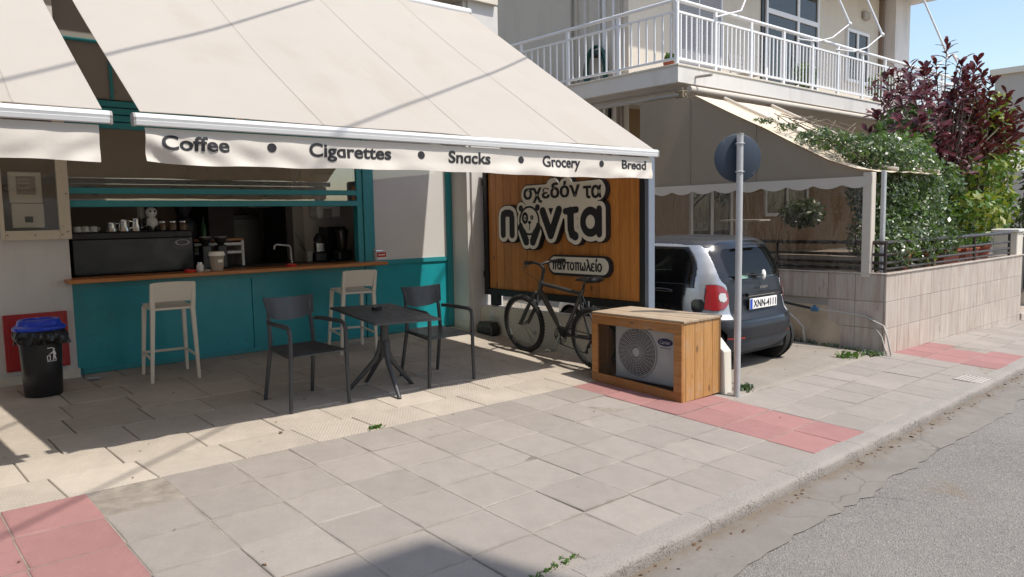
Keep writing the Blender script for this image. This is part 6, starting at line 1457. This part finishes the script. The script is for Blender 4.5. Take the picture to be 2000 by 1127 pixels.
for k in range(5): mb.cbox(-.03+.02*k-.02, -.03+.02*k+.02, -.02+.008*k, .01+.008*k, .004*k, .004*k+.006, .001, Matrix.Rotation(.4*k, 4, 'Z'))
mb.build('paper', m_wht, nk)
fa = thing('tap', 'white swan neck tap behind the counter', 'tap', (2.90, 3.6, CT)); MB().tube([(0, 0, 0), (-.005, 0, .17), (-.02, 0, .195), (-.17, .0, .215), (-.195, 0, .20), (-.20, 0, .16)], .010, 8).build('spout', m_wht, fa, smooth=True); MB().lathe([(.022, 0), (.022, .02), (.012, .03)], 14).build('base', m_steel, fa)
fr_ = thing('refrigerator', 'dark tall refrigerator at the back of the shop', 'refrigerator', (2.78, 5.0, .12)); MB().cbox(-.25, .25, -.25, .25, 0, 1.45, .01).build('body', m_dark, fr_); MB().cbox(-.25, .25, -.28, -.251, .05, 1.40, .008).build('door', mat('fridge_door', (.05, .045, .042), .35, .1), fr_)
sc_ = thing('water_heater', 'white wall mounted water heater above the blender', 'heater', (3.50, 3.89, 1.50)); MB().cbox(-.16, .16, -.12, .115, 0, .55, .03).build('tank', m_wht, sc_); MB().cbox(-.10, .02, -.127, -.121, -.0, .12, .002).build('panel', m_grp, sc_)
bl = thing('blender', 'bar blender on dark base by the right end of the counter', 'blender', (3.50, 3.50, CT)); MB().cbox(-.09, .09, -.09, .09, 0, .12, .02).build('base', m_dark, bl); MB().lathe([(.05, .121), (.055, .15), (.075, .34), (.07, .34), (.05, .16), (0, .15)], 16).build('jug', m_smoke, bl, smooth=True); MB().lathe([(.078, .341), (.075, .365), (.03, .38), (0, .38)], 16).build('lid', m_black, bl)
mx_ = thing('drink_mixer', 'black and steel drink mixer under the water heater', 'mixer', (3.26, 3.62, CT)); MB().cbox(-.07, .07, -.06, .06, 0, .10, .01).build('base', m_dark, mx_); MB().cbox(-.05, .05, -.05, .05, .105, .22, .01).build('body', m_steel, mx_); MB().lathe([(.06, .225), (.06, .27), (.02, .33), (0, .33)], 16).build('head', m_black, mx_)
bq = thing('tall_beaker', 'grey beaker with stirrers beside the drink mixer', 'beaker', (3.13, 3.62, CT)); MB().lathe([(0, 0), (.035, 0), (.045, .12), (.04, .12), (0, .01)], 16).build('cup', m_grp, bq, smooth=True); MB().tube([(0, 0, .05), (-.16, 0, .34)], .003, 5).tube([(.01, 0, .05), (-.12, .02, .22)], .003, 5).build('stirrer', m_black, bq)
pn = thing('dark_cupboard', 'black cupboard panel at the right end of the counter opening', 'cupboard', (3.50, 3.80, CT)); MB().cbox(-.10, .16, -.1, .1, 0, .40, .006).build('body', m_dark, pn); MB().cbox(-.09, .15, -.112, -.101, .02, .38, .004).build('door', m_black, pn)
st_ = thing('door_sticker', 'small red and white notice on the shop door', 'sticker', (3.76, YF-.006, 1.04)); MB().cbox(-.06, .06, -.002, .0, .0, .055, .0005).build('red_panel', m_redp, st_); MB().cbox(-.06, .06, -.002, .0, -.025, -.0005, .0005).build('white_panel', m_wht, st_); MB().box(-.045, .045, -.0030, -.0022, .022, .034).build('print', m_signcream, st_)

# ================================================================== WEEDS, LITTER, DRAIN
def tufts(name, spots, m_, n, h, seed, lab):
    g = random.Random(seed); V = []; F = []
    for (x0, y0, x1, y1, w, dz) in spots:
        for k in range(n):
            t_ = g.random(); x = x0+(x1-x0)*t_+g.gauss(0, w); y = y0+(y1-y0)*t_+g.gauss(0, w); z = gz(x, y)+dz-.004; L = h*g.uniform(.4, 1.2); a = g.random()*2*PI; d = Vector((math.cos(a), math.sin(a), 0)); s = Vector((-d.y, d.x, 0))*L*.22; b = Vector((x, y, z)); n0 = len(V)
            V += [b-s*.4, b+s*.4, b+d*L*.5+s+Vector((0, 0, L*.7)), b+d*L*.5-s+Vector((0, 0, L*.7))]; F.append((n0, n0+1, n0+2, n0+3))
    o = fast_mesh(name, V, F, m_); tag(o, lab, 'weeds', kind='stuff'); return o
tufts('weeds', [(1.28, -2.235, 1.60, -2.20, .012, 0), (1.85, .115, 1.95, .125, .012, 0)], m_plant, 90, .03, 1, 'small green weeds in the joints of the pavement')
tufts('wall_weeds', [(8.12, -.7, 8.10, .5, .03, 0), (7.95, -.72, 8.12, -.80, .04, 0), (8.1, .3, 8.05, 1.3, .04, .05), (5.15, -.84, 5.3, -.80, .03, 0)], m_hedge, 170, .06, 2, 'green weeds at the foot of the tiled wall and the sign pole')
tufts('pale_weed', [(7.55, -.66, 7.68, -.64, .05, 0)], m_plant, 60, .09, 3, 'pale green weed on the driveway edge')
m_lit = mat('dry_leaf', (.13, .065, .03), .9, .35, 30); g = random.Random(12); V = []; F = []
for k in range(440):
    if k < 300: x = g.uniform(-.5, 12); y = kerb_y(x)-.16-abs(g.gauss(0, .05)); z = road_z(x, y)+.008
    else: x = g.uniform(-1, 10) if k < 370 else g.uniform(5.2, 8.1); y = g.uniform(-2.0, 2.2) if k < 370 else g.uniform(-.8, .5); z = gz(x, y)+.004
    if y > 3 and x > 5: continue
    s = g.uniform(.004, .016) if k % 9 else g.uniform(.015, .03); a = g.random()*PI; d = Vector((math.cos(a), math.sin(a), 0))*s; e = Vector((-d.y, d.x, 0))*.5; b = Vector((x, y, z)); n0 = len(V)
    V += [b-d, b+e+Vector((0, 0, s*.4)), b+d, b-e+Vector((0, 0, s*.2))]; F.append((n0, n0+1, n0+2, n0+3))
tag(fast_mesh('dry_leaves', V, F, m_lit), 'dry leaves and crumbs lying along the kerb and on the paving', 'leaf litter', kind='stuff')
dg_ = thing('drain_grate', 'small metal drain grate set in the pavement near the kerb', 'drain', (7.62, -1.95, gz(7.62, -1.95)+.001), 0, tilt=True)
for k in range(7): MB().cbox(-.16, .16, -.12+.035*k, -.10+.035*k, .0, .006, .001).build('bar', m_taupe, dg_)
MB().cbox(-.175, -.161, -.13, .13, 0, .007, .001).cbox(.161, .175, -.13, .13, 0, .007, .001).build('frame', m_taupe, dg_)
sk = thing('soil_mound', 'thin grey slab scrap leaning at the foot of the white pillar', 'scrap', (.60, 2.80, gz(.6, 2.8)+.01)); MB().cbox(-.02, .10, -.03, .03, 0, .008, .002, Matrix.Rotation(R(-25), 4, 'Z')).build('scrap', m_galv, sk); MB().tube([(-.03, .04, 0), (-.035, .05, .10)], .004, 5).build('wire', m_black, sk)
bpy.context.view_layer.update()
pb = thing('parapet_board', 'white boards behind the brown railing at the foot of the clear veranda side', 'panel', (8.30, 1.1, TZ+.02))
for z in (.005, .10): MB().cbox(-.012, .012, -1.62, 1.9, z, z+.085, .004).build('board', m_wht, pb)
bpy.context.view_layer.update()
